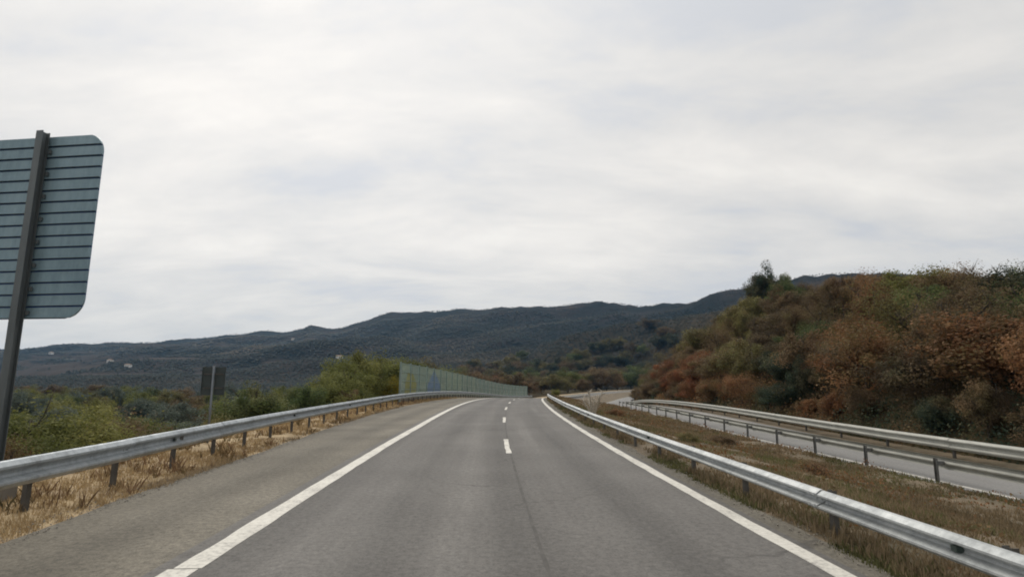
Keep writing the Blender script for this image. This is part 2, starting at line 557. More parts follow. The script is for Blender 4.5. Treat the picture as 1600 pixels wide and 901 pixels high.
def ground(x, y):
    x = np.asarray(x, dtype=float); y = np.asarray(y, dtype=float)
    s, d = to_sd(x, y)
    z0 = zr(s)
    r = np.hypot(x, y); az = np.arctan2(x, y)
    n1 = fbm(x / 14, y / 14, 3, 3) - 0.5
    n2 = fbm(x / 60, y / 60, 3, 5) - 0.5
    # left: verge, bank down to the valley
    e = d_edge_left(s)
    u = np.maximum(e - 2.6 - d, 0)
    drop = (7.0 * (1 - np.exp(-u / 12.5)) - np.maximum(u - 60, 0) * 0.012 * sstep(420, 60, u)) * (1 - 0.8 * sstep(165, 235, s) * sstep(160, 60, u))
    zl = z0 - drop + n1 * np.minimum(u * 0.12, 1.6) + n2 * np.minimum(u * 0.06, 5)
    # right: median, the other carriageway, cut slope
    zm = z0 + OPP_Z * sstep(4.6, 12.0, d)
    v = np.maximum(d - d_opp_far(s) - 1.3, 0)
    H = crest_h(s)
    wdt = H / 0.62
    t = np.clip(v / wdt, 0, 1)
    zh = z0 + OPP_Z + H * (t ** 0.85) + np.maximum(v - wdt, 0) * 0.03 + n1 * np.minimum(v * 0.15, 2.0) + n2 * np.minimum(v * 0.1, 4)
    near = np.where(d < e, zl, np.where(d < 14, zm, zh))
    # far hills
    rr = ridge_dist(az); te = np.interp(az, AZ, TE)
    r0 = np.where(az < 0.05, 420, 380)
    tt = np.clip((r - r0) / (rr - r0), 0, 1.6)
    tp = np.minimum(tt, 1.0)
    fold = (fbm(x / 260, y / 260, 4, 11) - 0.5)
    fold2 = (np.abs(fbm(x / 420 + 7, y / 420, 3, 23) - 0.5) * 2)
    prof = tp ** 1.25
    top = CAM_H + rr * te
    far = -8 + (top + 8) * prof + (fold * 150 + (fold2 - 0.35) * 120) * (tp * (1 - tp) * 2.0) + (fbm(x / 75, y / 75, 3, 33) - 0.5) * 16 * sstep(0.6, 0.95, tp) - np.maximum(tt - 1, 0) * 0.35 * top
    mr = 620 + 130 * np.sin(az * 9)
    mid = np.interp(az, MAZ, MTE) * mr * np.exp(-((r - mr) / 150) ** 2) * (0.85 + 0.3 * fbm(x / 70, y / 70, 3, 29))
    far = np.maximum(far, mid - 4)
    w = sstep(0.0, 0.25, tt) * np.where(d > 14, sstep(250, 450, v + 1.5 * np.maximum(s - 400, 0)), 1.0)
    return near * (1 - w) + np.maximum(far, near - 200) * w


def field_mask(x, y):
    r = np.hypot(x, y); az = np.arctan2(x, y)
    a = fbm(x / 120 + 3, y / 60, 3, 107)
    return sstep(0.60, 0.64, a + 0.10 * np.exp(-((az + 0.62) / 0.10) ** 2 - ((r - 1500) / 500) ** 2)) * sstep(700, 900, r) * sstep(-0.2, -0.3, az) * sstep(0.85, 0.75, r / ridge_dist(az))


# ground sheet: rings round the origin, out past the far ridges
def build_ground():
    nr, na = 300, 1080
    rr = np.concatenate([[0.6], np.geomspace(1.5, 5200, nr - 1)])
    aa = np.linspace(-math.pi, math.pi, na, endpoint=False)
    A, Rr = np.meshgrid(aa, rr)
    X = Rr * np.sin(A); Y = Rr * np.cos(A)
    Z = ground(X, Y)
    s, d = to_sd(X, Y)
    # lie under the paved and grassed corridor built as separate sheets
    inside = (d > -11.6) & (d < d_opp_far(s) + 1.2) & (s > -62) & (s < 462)
    Z = np.where(inside, Z - 0.35, Z)
    V = np.stack([X.ravel(), Y.ravel(), Z.ravel()], 1)
    i = np.arange(nr - 1)[:, None] * na; j = np.arange(na)[None, :]
    jn = (j + 1) % na
    F = np.stack([i + j, i + jn, i + na + jn, i + na + j], -1).reshape(-1, 4)
    V = np.vstack([V, [[0, 0, float(Z[0].mean())]]])
    # land cover: 0 valley and banks, 1 burnt hillsides
    cover = np.append((sstep(300, 900, Rr) + field_mask(X, Y)).ravel(), 0)
    me = mesh_np('ground', V, F[:, ::-1], [], tone=cover, smooth=True)
    m, t, b = material('land')
    co = coords(t)
    at = N(t, 'ShaderNodeAttribute'); at.attribute_name = 'tone'
    na_ = noise(t, co, 0.09, 6, 0.65); nb = noise(t, co, 0.011, 7, 0.68); nc = noise(t, co, 0.0035, 4, 0.6); ne = noise(t, co, 0.9, 4, 0.7)
    near_f = math_node(t, 'ADD', math_node(t, 'MULTIPLY', na_, 0.6), math_node(t, 'MULTIPLY', ne, 0.4))
    near_c = ramp(t, near_f, [(0.3, (0.022, 0.022, 0.012)), (0.45, (0.050, 0.042, 0.022)), (0.58, (0.085, 0.062, 0.034)), (0.74, (0.15, 0.105, 0.058))])
    far_f = math_node(t, 'ADD', math_node(t, 'MULTIPLY', nb, 0.6), math_node(t, 'MULTIPLY', nc, 0.4))
    far_c = ramp(t, far_f, [(0.34, (0.007, 0.012, 0.013)), (0.46, (0.013, 0.017, 0.017)), (0.54, (0.024, 0.023, 0.022)), (0.62, (0.050, 0.040, 0.034)), (0.72, (0.09, 0.07, 0.056))])
    c = mix(t, math_node(t, 'MINIMUM', at.outputs['Fac'], 1.0), near_c, far_c)
    c = mix(t, math_node(t, 'SUBTRACT', at.outputs['Fac'], 1.0, True), c, ramp(t, na_, [(0.3, (0.028, 0.026, 0.024)), (0.7, (0.070, 0.056, 0.048))]))
    link(t, c, b.inputs['Base Color'])
    b.inputs['Roughness'].default_value = 1.0
    b.inputs['Specular IOR Level'].default_value = 0.1
    bump(t, b, near_f, 0.5, 0.15)
    me.materials.append(m)
    o = obj('ground', me)
    tag(o, 'land falling to the valley on the left and rising to burnt hills', 'ground', kind='structure')


build_ground()


# ------------------------------------------------------------------ strips along the road
def strip(name, s, dfuncs, zf, mat, label=None, cat=None, z_noise=None):
    s = np.asarray(s, dtype=float)
    D = np.stack([np.broadcast_to(f(s) if callable(f) else float(f), s.shape) for f in dfuncs], 1)
    Sg = np.repeat(s[:, None], D.shape[1], 1)
    ph = (Sg - SY0) / R; r = R - D
    X = CX - r * np.cos(ph); Y = SY0 + r * np.sin(ph)
    Z = zr(Sg) + zf(Sg, D)
    V = np.stack([X, Y, Z], -1).reshape(-1, 3)
    n, k = D.shape
    i = np.arange(n - 1)[:, None] * k; j = np.arange(k - 1)[None, :]
    F = np.stack([i + j, i + j + 1, i + k + j + 1, i + k + j], -1).reshape(-1, 4)
    me = mesh_np(name, V, F, [mat], uv=np.stack([D, Sg], -1).reshape(-1, 2), smooth=True)
    o = obj(name, me)
    if label:
        tag(o, label, cat, kind='structure')
    return o


def lerp_d(a, b, k):
    fa = a if callable(a) else (lambda s: np.full_like(s, float(a)))
    fb = b if callable(b) else (lambda s: np.full_like(s, float(b)))
    return [(lambda s, t=t: fa(s) * (1 - t) + fb(s) * t) for t in np.linspace(0, 1, k)]


SS = np.concatenate([np.arange(-60, 100, 1.0), np.arange(100, 461, 3.0)])
SF = np.concatenate([np.arange(-20, 60, 0.4), np.arange(60, 461, 2.0)])
flat = lambda z: (lambda s, d: np.full_like(s, z))
strip('road', SS, lerp_d(lambda s: d_line_left(s) - 0.35, 3.6, 6), flat(0.0), M['lane'], 'worn grey two-lane asphalt road curving to the right', 'road')
sh_l = lambda s: d_edge_left(s) + 0.05 * (fbm(s / 1.3, s * 0 + 2, 3, 9) - 0.5) * 4
strip('shoulder', SF, lerp_d(sh_l, lambda s: d_line_left(s) - 0.28, 5), flat(-0.004), M['shoulder'], 'rough brownish asphalt shoulder left of the white edge line', 'road shoulder')
sh_r = lambda s: D_EDGE_R + 0.05 * (fbm(s / 0.9, s * 0 + 5, 3, 19) - 0.5) * 4
strip('shoulder', SF, lerp_d(3.55, sh_r, 3), flat(-0.004), M['shoulder'], 'narrow asphalt shoulder below the right guardrail', 'road shoulder')
strip('opposite_road', SS, lerp_d(D_OPP0, lambda s: d_opp_far(s), 5), flat(OPP_Z), M['opp'], 'pale grey asphalt of the lower opposite carriageway', 'road')

verge_z = lambda s, d: -0.02 + 0.10 * sstep(0.1, 0.9, d_edge_left(s) - d) * fbm(s / 0.8, d / 0.8, 3, 31) + np.where(d_edge_left(s) - d > 2.6, -(7.0 * (1 - np.exp(-(d_edge_left(s) - 2.6 - d) / 12.5))), 0)
strip('verge', SF, [lambda s: d_edge_left(s) + 0.5] + lerp_d(lambda s: d_edge_left(s) + 0.12, lambda s: d_edge_left(s) - 4.4, 16),
      lambda s, d: np.where(d > d_edge_left(s), -0.03, verge_z(s, d)), M['verge'], 'strip of dry orange grass verge beneath the left guardrail', 'verge')
strip('median_ground', SF, [3.5] + lerp_d(3.85, 13.3, 26),
      lambda s, d: -0.03 + OPP_Z * sstep(4.6, 12.0, d) + 0.14 * sstep(4.0, 4.8, d) * sstep(13.2, 12.4, d) * (fbm(s / 1.1, d / 1.1, 3, 41)), M['median'], 'brown grassy median sloping down between the two carriageways', 'median')
strip('far_verge', SS, lerp_d(lambda s: d_opp_far(s) - 0.3, lambda s: d_opp_far(s) + 1.6, 5), lambda s, d: OPP_Z - 0.01 + 0.06 * sstep(0.0, 0.5, d - d_opp_far(s)), M['median'],
      'earth verge under the far guardrail at the foot of the slope', 'verge')

# painted markings, 4 mm above the asphalt
PZ = 0.004
wob = lambda s, k: 0.022 * (fbm(s / 0.7, s * 0 + k, 3, int(k)) - 0.5) * 2
s_near = np.arange(-20, 6.75, 0.3); s_far = np.concatenate([np.arange(6.72, 80, 0.4), np.arange(80, 461, 2.0)])
strip('edge_line', s_near, [lambda s: d_line_left(s) - 0.19 + wob(s, 1), lambda s: d_line_left(s) + 0.13 + wob(s, 2)], flat(PZ), M['paint'], 'near end of the solid white line at the left lane edge', 'road marking')
strip('edge_line', s_far, [lambda s: d_line_left(s) - 0.13 + wob(s, 3), lambda s: d_line_left(s) + 0.17 + wob(s, 4)], flat(PZ), M['paint'], 'long solid white line between left lane and shoulder', 'road marking')
strip('edge_line', np.concatenate([np.arange(-20, 80, 0.4), np.arange(80, 461, 2.0)]), [lambda s: 3.36 - 0.12 + wob(s, 5), lambda s: 3.36 + 0.11 + wob(s, 6)], flat(PZ), M['paint'], 'solid white line along the right edge beside the median guardrail', 'road marking')
strip('edge_line', SS, [lambda s: D_OPP0 + 0.30 + 0 * s, lambda s: D_OPP0 + 0.42 + 0 * s], flat(OPP_Z + PZ), M['paint'], 'thin white line on the median side of the opposite carriageway', 'road marking')
strip('edge_line', SS, [lambda s: d_opp_far(s) - 0.75, lambda s: d_opp_far(s) - 0.6], flat(OPP_Z + PZ), M['paint'], 'thin white line below the far guardrail on the opposite carriageway', 'road marking')
ordn = ['nearest', 'second nearest', 'third nearest', 'fourth nearest', 'fifth nearest', 'sixth nearest', 'seventh nearest']
for k, s0 in enumerate([16.2, 27.6, 39.0, 50.4, 61.8, 73.2, 84.6]):
    ss = np.arange(s0, s0 + 3.8, 0.25)
    o = strip('lane_dash', ss, [lambda s: 0.10 + wob(s, 7), lambda s: 0.25 + wob(s, 8)], flat(PZ), M['paint'], ordn[k] + ' white dash of the broken line between the lanes', 'road marking')
    o['group'] = 'white dashes of the lane line'
js = np.arange(-10, 60, 0.2)
strip('road_joint', js, [lambda s: 0.235 - 0.006 - 0.035 * fbm(s / 0.35, s * 0, 3, 51), lambda s: 0.235 + 0.006 + 0.035 * fbm(s / 0.35, s * 0 + 9, 3, 52)], flat(0.003), M['crack'], 'dark worn joint running down the middle of the asphalt', 'road joint')

# ------------------------------------------------------------------ guardrails
PROF = [(0.183, 0.020), (0.172, 0.050), (0.115, 0.112), (0.085, 0.112), (0.032, 0.012), (0.0, 0.0), (-0.032, 0.012), (-0.085, 0.112), (-0.115, 0.112), (-0.172, 0.050), (-0.183, 0.020)]


def beam_mesh(length, scale_z=1.0, mat='steel'):
    bm = bmesh.new()
    poly = [(-length / 2 - 0.11, y, z * scale_z) for z, y in PROF] + [(-length / 2 - 0.11, y - 0.006, z * scale_z) for z, y in reversed(PROF)]
    add_prism(bm, poly, (0, 0, 0), (length + 0.22, 0, 0))
    for zb, yb in ((0.0, 0.006), (0.098 * scale_z, 0.115), (-0.098 * scale_z, 0.115)):   # lap bolts at the beam's ends
        for xb in (-length / 2 - 0.06, -length / 2 + 0.06, length / 2 - 0.06, length / 2 + 0.06):
            add_box(bm, (xb, yb, zb), (0.032, 0.016, 0.03))
    return bm_mesh('beam', bm, [M[mat]])


def post_mesh(h, mat='post_steel'):
    """open C channel, web towards the beam; origin at the foot, local +Y towards the traffic"""
    bm = bmesh.new()
    w, dpt, t = 0.10, 0.07, 0.006
    poly = [(-w / 2, 0, 0), (-w / 2, -dpt, 0), (-w / 2 + t, -dpt, 0), (-w / 2 + t, -t, 0), (w / 2 - t, -t, 0), (w / 2 - t, -dpt, 0), (w / 2, -dpt, 0), (w / 2, 0, 0)]
    poly = [(x, y, -0.45) for x, y, _ in poly]
    add_prism(bm, poly, (0, 0, 0), (0, 0, h + 0.45))
    return bm_mesh('post', bm, [M[mat]])


def spacer_mesh(l, mat='post_steel'):
    bm = bmesh.new()
    a, b_ = 0.055, 0.10
    poly = [(-a, 0, -0.06), (-b_, l * 0.5, -0.06), (-a, l, -0.06), (a, l, -0.06), (b_, l * 0.5, -0.06), (a, 0, -0.06)]
    inner = [(-a + .006, 0.006, 0), (0, 0, 0)]
    add_prism(bm, poly, (0, 0, -0.06), (0, 0, 0.06))
    return bm_mesh('spacer', bm, [M[mat]])


def reflector_mesh():
    bm = bmesh.new()
    add_prism(bm, [(-0.05, 0.0, -0.035), (-0.05, 0.0, 0.035), (-0.03, 0.06, 0.028), (-0.03, 0.06, -0.028)], (0, 0, 0), (0.07, 0, 0))
    return bm_mesh('reflector', bm, [M['reflector']])


def guardrail(label, s0, s1, step, d_of, side, zbase, h_top, bz=1.0, group=None, steel='steel', post='post_steel', spacer=0.13, reflect=True, per_beam=2):
    """side +1: traffic lies to the right of the rail (seen along +s), -1: to the left"""
    p0 = P(s0, d_of(s0), zbase)
    root = empty('guardrail', p0)
    tag(root, label, 'guardrail', group)
    inv = Matrix.Translation(-p0)
    pm, sm, rm = post_mesh(h_top - 0.03, post), spacer_mesh(spacer, post), reflector_mesh()
    zc = h_top - 0.183 * bz

    def frame(s, d, z, tilt=0.0):
        ph = (s - SY0) / R
        T = Vector((math.sin(ph), math.cos(ph), 0))
        Nn = Vector((math.cos(ph), -math.sin(ph), 0)) * side
        X = T if side < 0 else -T            # local x so that x cross y = z
        m = Matrix((X, Nn, Vector((0, 0, 1)))).transposed().to_4x4()
        m.translation = P(s, d, z)
        return m
    n = int((s1 - s0) / step)
    bl = step * per_beam
    bmesh_cache = beam_mesh(bl, bz, steel)
    for i in range(n + 1):
        s = s0 + i * step
        d = float(d_of(s))
        o = obj('post', pm, root)
        jit = Matrix.Rotation(rad(random.uniform(-1.2, 1.2)), 4, 'X') @ Matrix.Rotation(rad(random.uniform(-1.2, 1.2)), 4, 'Y')
        o.matrix_basis = inv @ frame(s, d, zbase) @ jit
        o2 = obj('spacer', sm, o)
        o2.location = (0, 0.001, zc)
    nb = n // per_beam
    for i in range(nb):
        sa, sb = s0 + i * bl, s0 + (i + 1) * bl
        off = side * (spacer + 0.006 + 0.008 * (i % 2))
        pa, pb = P(sa, d_of(sa) + off, zbase + zc), P(sb, d_of(sb) + off, zbase + zc)
        X = (pb - pa).normalized()
        if side > 0: X = -X
        Z = Vector((0, 0, 1)); Y = Z.cross(X).normalized(); Z = X.cross(Y)
        m = Matrix((X, Y, Z)).transposed().to_4x4()
        sc = (pb - pa).length / bl
        m = m @ Matrix.Scale(sc, 4, (1, 0, 0))
        m.translation = (pa + pb) / 2 + Vector((0, 0, random.uniform(-0.006, 0.006)))
        o = obj('beam', bmesh_cache, root)
        o.matrix_basis = inv @ m
        if reflect and i % 2 == 0 and sa < 90:
            r = obj('reflector', rm, o)
            r.location = (0.35, 0.002, 0)
    return root


guardrail('long galvanised guardrail on dark posts above the dry left verge', 2.98, 168, 2.14, d_rail_left, 1, -0.02, 0.93, 1.12)
guardrail('nearest guardrail right of the lanes, bright steel at the median edge', 2.45, 200, 2.58, lambda s: D_RAIL_R + 0 * s, -1, -0.02, 0.63, 0.74, steel='bright_steel')
guardrail('guardrail seen from behind with dark posts beside the opposite carriageway', 10.4, 75, 3.33, lambda s: D_OPP_RAIL - 0.1 + 0 * s, 1, OPP_Z - 0.03, 0.76, 0.95, spacer=0.2, reflect=False, steel='old_steel', post='opp_post')
guardrail('dusty beige guardrail at the foot of the wooded slope', 2.0, 330, 4.0, d_far_rail, -1, OPP_Z, 0.80, 1.2, steel='old_steel', reflect=False, per_beam=1)


# ------------------------------------------------------------------ sign, seen from the back
def build_sign():
    c = ray(10, 640)
    y0 = 9.9
    # foot on the bank behind the rail; panel turned a little about the vertical
    px = -8.80
    zf = float(ground(px, y0))
    root = empty('road_sign', (px, y0, zf))
    tag(root, 'back of a large ribbed aluminium road sign on steel posts left of the road', 'road sign')
    yaw = rad(-7.0)
    z_bot, z_top = 3.13 - zf, 6.60 - zf
    right, left = 1.19, -4.4           # panel edges along its width, from the visible post
    rc = 0.36
    n = 16
    hs = (z_top - z_bot) / n
    rotm = Matrix.Rotation(yaw, 4, 'Z')

    def edge(z):   # inset of a rounded corner at height z (above the panel's foot)
        h = z_top - z_bot
        q = min(z, h - z)
        return 0.0 if q >= rc else rc - math.sqrt(max(rc * rc - (rc - q) ** 2, 0))
    for i in range(n):
        za, zb = i * hs + 0.015, (i + 1) * hs - 0.015
        bm = bmesh.new()
        m_ = 7
        zs = [za + (zb - za) * k / (m_ - 1) for k in range(m_)]
        poly = [(right - edge(z), 0, z_bot + z) for z in zs] + [(left + edge(z), 0, z_bot + z) for z in reversed(zs)]
        # profile: a flat plank with lips top and bottom
        add_prism(bm, poly, (0, 0, 0), (0, 0.03, 0))
        xr = right - edge(za + 0.01) - 0.01; xl = left + edge(za + 0.01) + 0.01
        add_box(bm, ((xr + xl) / 2, -0.011, z_bot + za + 0.010), (xr - xl, 0.018, 0.016))
        o = obj('slat', bm_mesh('slat', bm, [M['sign_back']]), root)
        o.matrix_basis = rotm
    # backing sheet keeps the joints dark, printed face on the far side
    bm = bmesh.new()
    m_ = 60
    hh = z_top - z_bot
    zs = [hh * k / (m_ - 1) for k in range(m_)]
    poly = [(right - edge(z) - 0.006, 0, z_bot + z) for z in zs] + [(left + edge(z) + 0.006, 0, z_bot + z) for z in reversed(zs)]
    add_prism(bm, [(p[0], 0.033, p[2]) for p in poly], (0, 0, 0), (0, 0.006, 0))
    o = obj('front_face', bm_mesh('front_face', bm, [M['sign_face']]), root); o.matrix_basis = rotm
    for xp in (0.0, -3.3):
        bm = bmesh.new()
        # I-section post
        top = z_top + 0.05
        yb = -0.026
        for (cx_, cy_, sx, sy) in ((0, yb - 0.008, 0.14, 0.012), (0, yb - 0.075, 0.012, 0.12), (0, yb - 0.142, 0.14, 0.012)):
            add_box(bm, (xp + cx_, cy_, (top - 0.6) / 2), (sx, sy, top + 0.6))
        o = obj('post', bm_mesh('post', bm, [M['sign_post']]), root); o.matrix_basis = rotm
        for i in range(n):
            if i % 2 == 0:
                bm = bmesh.new()
                for sx in (-0.12, 0.12):
                    add_box(bm, (xp + sx, yb - 0.004, z_bot + (i + 0.5) * hs), (0.045, 0.034, 0.07))
                c_ = obj('clamp', bm_mesh('clamp', bm, [M['sign_post']]), root); c_.matrix_basis = rotm
        bm = bmesh.new()
        add_box(bm, (xp, yb - 0.10, 0.02), (0.5, 0.5, 0.5))
        f = obj('footing', bm_mesh('footing', bm, [M['concrete']]), root); f.matrix_basis = rotm


build_sign()


# ------------------------------------------------------------------ transparent noise barrier
def build_barrier():
    s0, s1, step = 50.5, 166.0, 4.2
    dfun = lambda s: d_rail_left(s) - 0.95
    n = int((s1 - s0) / step)
    p0 = P(s0, dfun(s0), 0)
    root = empty('noise_barrier', p0)
    tag(root, 'long see-through green noise barrier behind the left guardrail at the bend', 'noise barrier')
    Hb, zb = 3.6, 0.35
    for i in range(n + 1):
        s = s0 + i * step
        q = P(s, dfun(s), 0) - p0
        bm = bmesh.new()
        for (cy_, sx, sy) in ((0, 0.012, 0.15), (0.08, 0.16, 0.012), (-0.08, 0.16, 0.012)):
            add_box(bm, (cy_, 0, Hb / 2 - 0.3), (sy, sx, Hb + 0.7 + 0.06) if sx < 0.1 else (sy, sx, Hb + 0.7 + 0.06))
        o = obj('post', bm_mesh('post', bm, [M['barrier_post']]), root)
        o.location = q
        o.rotation_euler = (0, 0, -(s - SY0) / R)
    for i in range(n):
        sa, sb = s0 + i * step, s0 + (i + 1) * step
        qa, qb = P(sa, dfun(sa), 0) - p0, P(sb, dfun(sb), 0) - p0
        v = (qb - qa); l = v.length - 0.18
        u = v.normalized(); mid = (qa + qb) / 2
        ang = math.atan2(u.y, u.x)
        tilt = math.asin(u.z)
        rot = Matrix.Rotation(ang, 4, 'Z') @ Matrix.Rotation(-tilt, 4, 'Y')
        def put(name, me):
            o = obj(name, me, root)
            o.matrix_basis = Matrix.Translation(mid) @ rot
            return o
        if i == 0:
            bm = bmesh.new(); add_box(bm, (0, 0, zb / 2 - 0.4), (l, 0.14, zb + 0.8)); mb = bm_mesh('base_board', bm, [M['concrete']])
            bm = bmesh.new(); add_box(bm, (0, 0, zb + (Hb - zb) / 2 + 0.01), (l, 0.02, Hb - zb - 0.02)); mg = bm_mesh('panel', bm, [M['panel']])
            bm = bmesh.new(); add_box(bm, (0, -0.03, 0), (l, 0.03, 0.05)); mr = bm_mesh('rail', bm, [M['barrier_post']])
        put('base_board', mb)
        g = put('panel', mg)
        for k in range(5):
            r = obj('rail', mr, g)
            r.location = (0, 0, zb + 0.06 + (Hb - zb - 0.1) * k / 4)
        hw = l / 2 - 0.05
        z0 = zb + 0.2
        shape = {3: ('blue_print', [(-hw, z0), (hw, z0), (hw, z0 + 2.75), (hw - 0.5, z0 + 2.6), (-hw, z0 + 0.9)], 'left half of the blue pointed shape printed on the barrier'),
                 4: ('blue_print', [(-hw, z0), (hw, z0), (hw, z0 + 1.1), (-hw + 0.9, z0 + 2.5), (-hw, z0 + 2.75)], 'right half of the blue pointed shape printed on the barrier'),
                 0: ('yellow_print', [(-hw + 1.6, z0), (hw, z0), (hw, z0 + 2.2), (hw - 0.9, z0 + 2.3), (-hw + 2.0, z0 + 1.3)], 'left half of the yellow shape printed on the barrier'),
                 1: ('yellow_print', [(-hw, z0), (hw - 1.4, z0), (hw - 1.2, z0 + 1.2), (-hw + 1.2, z0 + 2.1), (-hw, z0 + 2.2)], 'right half of the yellow shape printed on the barrier')}.get(i)
        if shape:
            bm = bmesh.new()
            add_prism(bm, [(x_, -0.014, z_) for x_, z_ in shape[1]], (0, 0, 0), (0, 0.003, 0))
            o = obj(shape[0], bm_mesh(shape[0], bm, [M[shape[0]]]), g)
            o['label'] = shape[2]


build_barrier()


# ------------------------------------------------------------------ plants
def crown_mesh(name, seed, rx, ry, rz, clumps, per, leaf, hollow=0.35, clump_r=0.34, up=0.0, mats=None, lump=0.25, jag=0.0):
    """a crown of many small leaf faces gathered in clumps of uneven tone; centred on its middle"""
    g = np.random.default_rng(seed)
    cs, tn = [], []
    for k in range(clumps):
        v = g.normal(size=3); v /= np.linalg.norm(v)
        v[2] = v[2] * 0.9 + up
        rr_ = (hollow + (1 - hollow) * g.random() ** 0.6) * (1 - clump_r * 0.6)
        rr_ *= 1 + g.normal() * lump * 0.5
        cs.append(v * rr_ * np.array([rx, ry, rz])); tn.append(g.random())
    cs = np.array(cs); tn = np.array(tn)
    cid = np.repeat(np.arange(clumps), per)
    nL = len(cid)
    off = g.normal(size=(nL, 3)); off /= np.linalg.norm(off, axis=1, keepdims=True)
    off *= (g.random(nL) ** 0.45)[:, None]
    cr = clump_r * (0.6 + 0.8 * g.random(clumps))[cid][:, None] * np.array([rx, ry, rz]) * (1 + jag * np.abs(g.normal(size=(nL, 1))))
    C = cs[cid] + off * cr
    # leaves face outwards, upwards and at random
    nrm = off * 0.7 + C / np.array([rx, ry, rz]) * 0.4 + g.normal(size=(nL, 3)) * 0.55 + np.array([0, 0, 0.35])
    nrm /= np.linalg.norm(nrm, axis=1, keepdims=True)
    a = np.cross(nrm, g.normal(size=(nL, 3))); a /= np.linalg.norm(a, axis=1, keepdims=True)
    b_ = np.cross(nrm, a)
    sz = leaf * (0.6 + 0.8 * g.random(nL))[:, None]
    V = np.stack([C - a * sz * 0.5, C + b_ * sz * 0.33, C + a * sz * 0.5, C - b_ * sz * 0.33], 1).reshape(-1, 3)
    F = np.arange(nL * 4).reshape(-1, 4)
    t = np.clip(tn[cid] * 0.65 + g.random(nL) * 0.35, 0, 1)
    return mesh_np(name, V, F, [mats or L['green']], tone=np.repeat(t, 4))


def trunk_mesh(seed, h, r, spread, limbs=5, mat='bark', lean=0.3, twigs=0):
    g = random.Random(seed)
    bm = bmesh.new()
    lx, ly = g.uniform(-lean, lean), g.uniform(-lean, lean)
    pts = [(lx * (k / 5) ** 2, ly * (k / 5) ** 2, -0.4 + (h + 0.4) * k / 5) for k in range(6)]
    add_tube(bm, pts, [r * (1 - 0.14 * k) for k in range(6)], 7)
    for k in range(limbs):
        a = 2 * math.pi * k / limbs + g.uniform(-0.5, 0.5)
        z0 = h * g.uniform(0.45, 0.95)
        f = (z0 + 0.4) / (h + 0.4)
        b0 = Vector((lx * f * f, ly * f * f, z0))
        l = spread * g.uniform(0.7, 1.1)
        b1 = b0 + Vector((math.cos(a) * l * 0.5, math.sin(a) * l * 0.5, l * 0.35))
        b2 = b0 + Vector((math.cos(a) * l, math.sin(a) * l, l * g.uniform(0.6, 1.0)))
        add_tube(bm, [b0, b1, b2], [r * 0.5, r * 0.32, r * 0.1], 5)
        for q in range(twigs):
            c0 = b0.lerp(b2, g.uniform(0.35, 1.0))
            dv = Vector((g.uniform(-1, 1), g.uniform(-1, 1), g.uniform(0.1, 1.2))) * l * 0.45
            add_tube(bm, [c0, c0 + dv * 0.5, c0 + dv], [r * 0.2, r * 0.13, r * 0.04], 4)
    return bm_mesh('trunk', bm, [M[mat]], smooth=True)


# crowns one unit wide and high are scaled per plant; each kind is a shared mesh
CROWN = {
    'round':  [crown_mesh('crown', 100 + i, 1, 1, 1, 48, 330, 0.054, 0.3, 0.30) for i in range(5)],
    'loose':  [crown_mesh('crown', 140 + i, 1, 1, 1, 36, 270, 0.056, 0.25, 0.27, lump=0.45, jag=0.15) for i in range(4)],
    'shrub':  [crown_mesh('crown', 200 + i, 1, 1, 1, 52, 260, 0.048, 0.25, 0.30, lump=0.45, jag=0.12) for i in range(4)],
    'column': [crown_mesh('crown', 240 + i, 1, 1, 1, 50, 70, 0.11, 0.1, 0.34) for i in range(2)],
}
def broom_mesh(name, seed, stems=11, per=420, leaf=0.045):
    """an open, upright crown: leaf tufts strung along stems that fan out from the base"""
    g = np.random.default_rng(seed)
    P_, T_ = [], []
    for k in range(stems):
        a = g.uniform(0, 2 * math.pi); sp = g.uniform(0.15, 1.0); top = g.uniform(0.35, 1.0) * (1.1 - 0.45 * sp)
        t_ = g.random(per) ** 0.7
        bend = g.uniform(0.6, 1.5)
        x = np.cos(a) * sp * t_ ** bend; y = np.sin(a) * sp * t_ ** bend; z = -1 + (top + 1) * t_
        wd = 0.16 * (0.5 + t_) * g.uniform(0.7, 1.3)
        P_.append(np.stack([x, y, z], 1) + g.normal(size=(per, 3)) * wd[:, None] * np.array([1, 1, 1.1]))
        T_.append(np.clip(g.uniform(0.05, 0.75) + g.random(per) * 0.35, 0, 1))
    C = np.concatenate(P_); tone = np.concatenate(T_); n = len(C)
    C[:, 2] = np.clip(C[:, 2], -1, 1.1)
    nrm = g.normal(size=(n, 3)) + np.array([0, 0, 0.4]); nrm /= np.linalg.norm(nrm, axis=1, keepdims=True)
    a = np.cross(nrm, g.normal(size=(n, 3))); a /= np.linalg.norm(a, axis=1, keepdims=True); b_ = np.cross(nrm, a)
    sz = (leaf * (0.6 + 0.8 * g.random(n)))[:, None]
    V = np.stack([C - a * sz * .5, C + b_ * sz * .33, C + a * sz * .5, C - b_ * sz * .33], 1).reshape(-1, 3)
    return mesh_np(name, V, np.arange(n * 4).reshape(-1, 4), [L['green']], tone=np.repeat(tone, 4))


CROWN['broom'] = [broom_mesh('crown', 400 + i, 9 + i) for i in range(5)]
TRUNK = [trunk_mesh(300 + i, 1.0, 0.055, 0.55, 5, 'bark', 0.15, twigs=5) for i in range(5)]


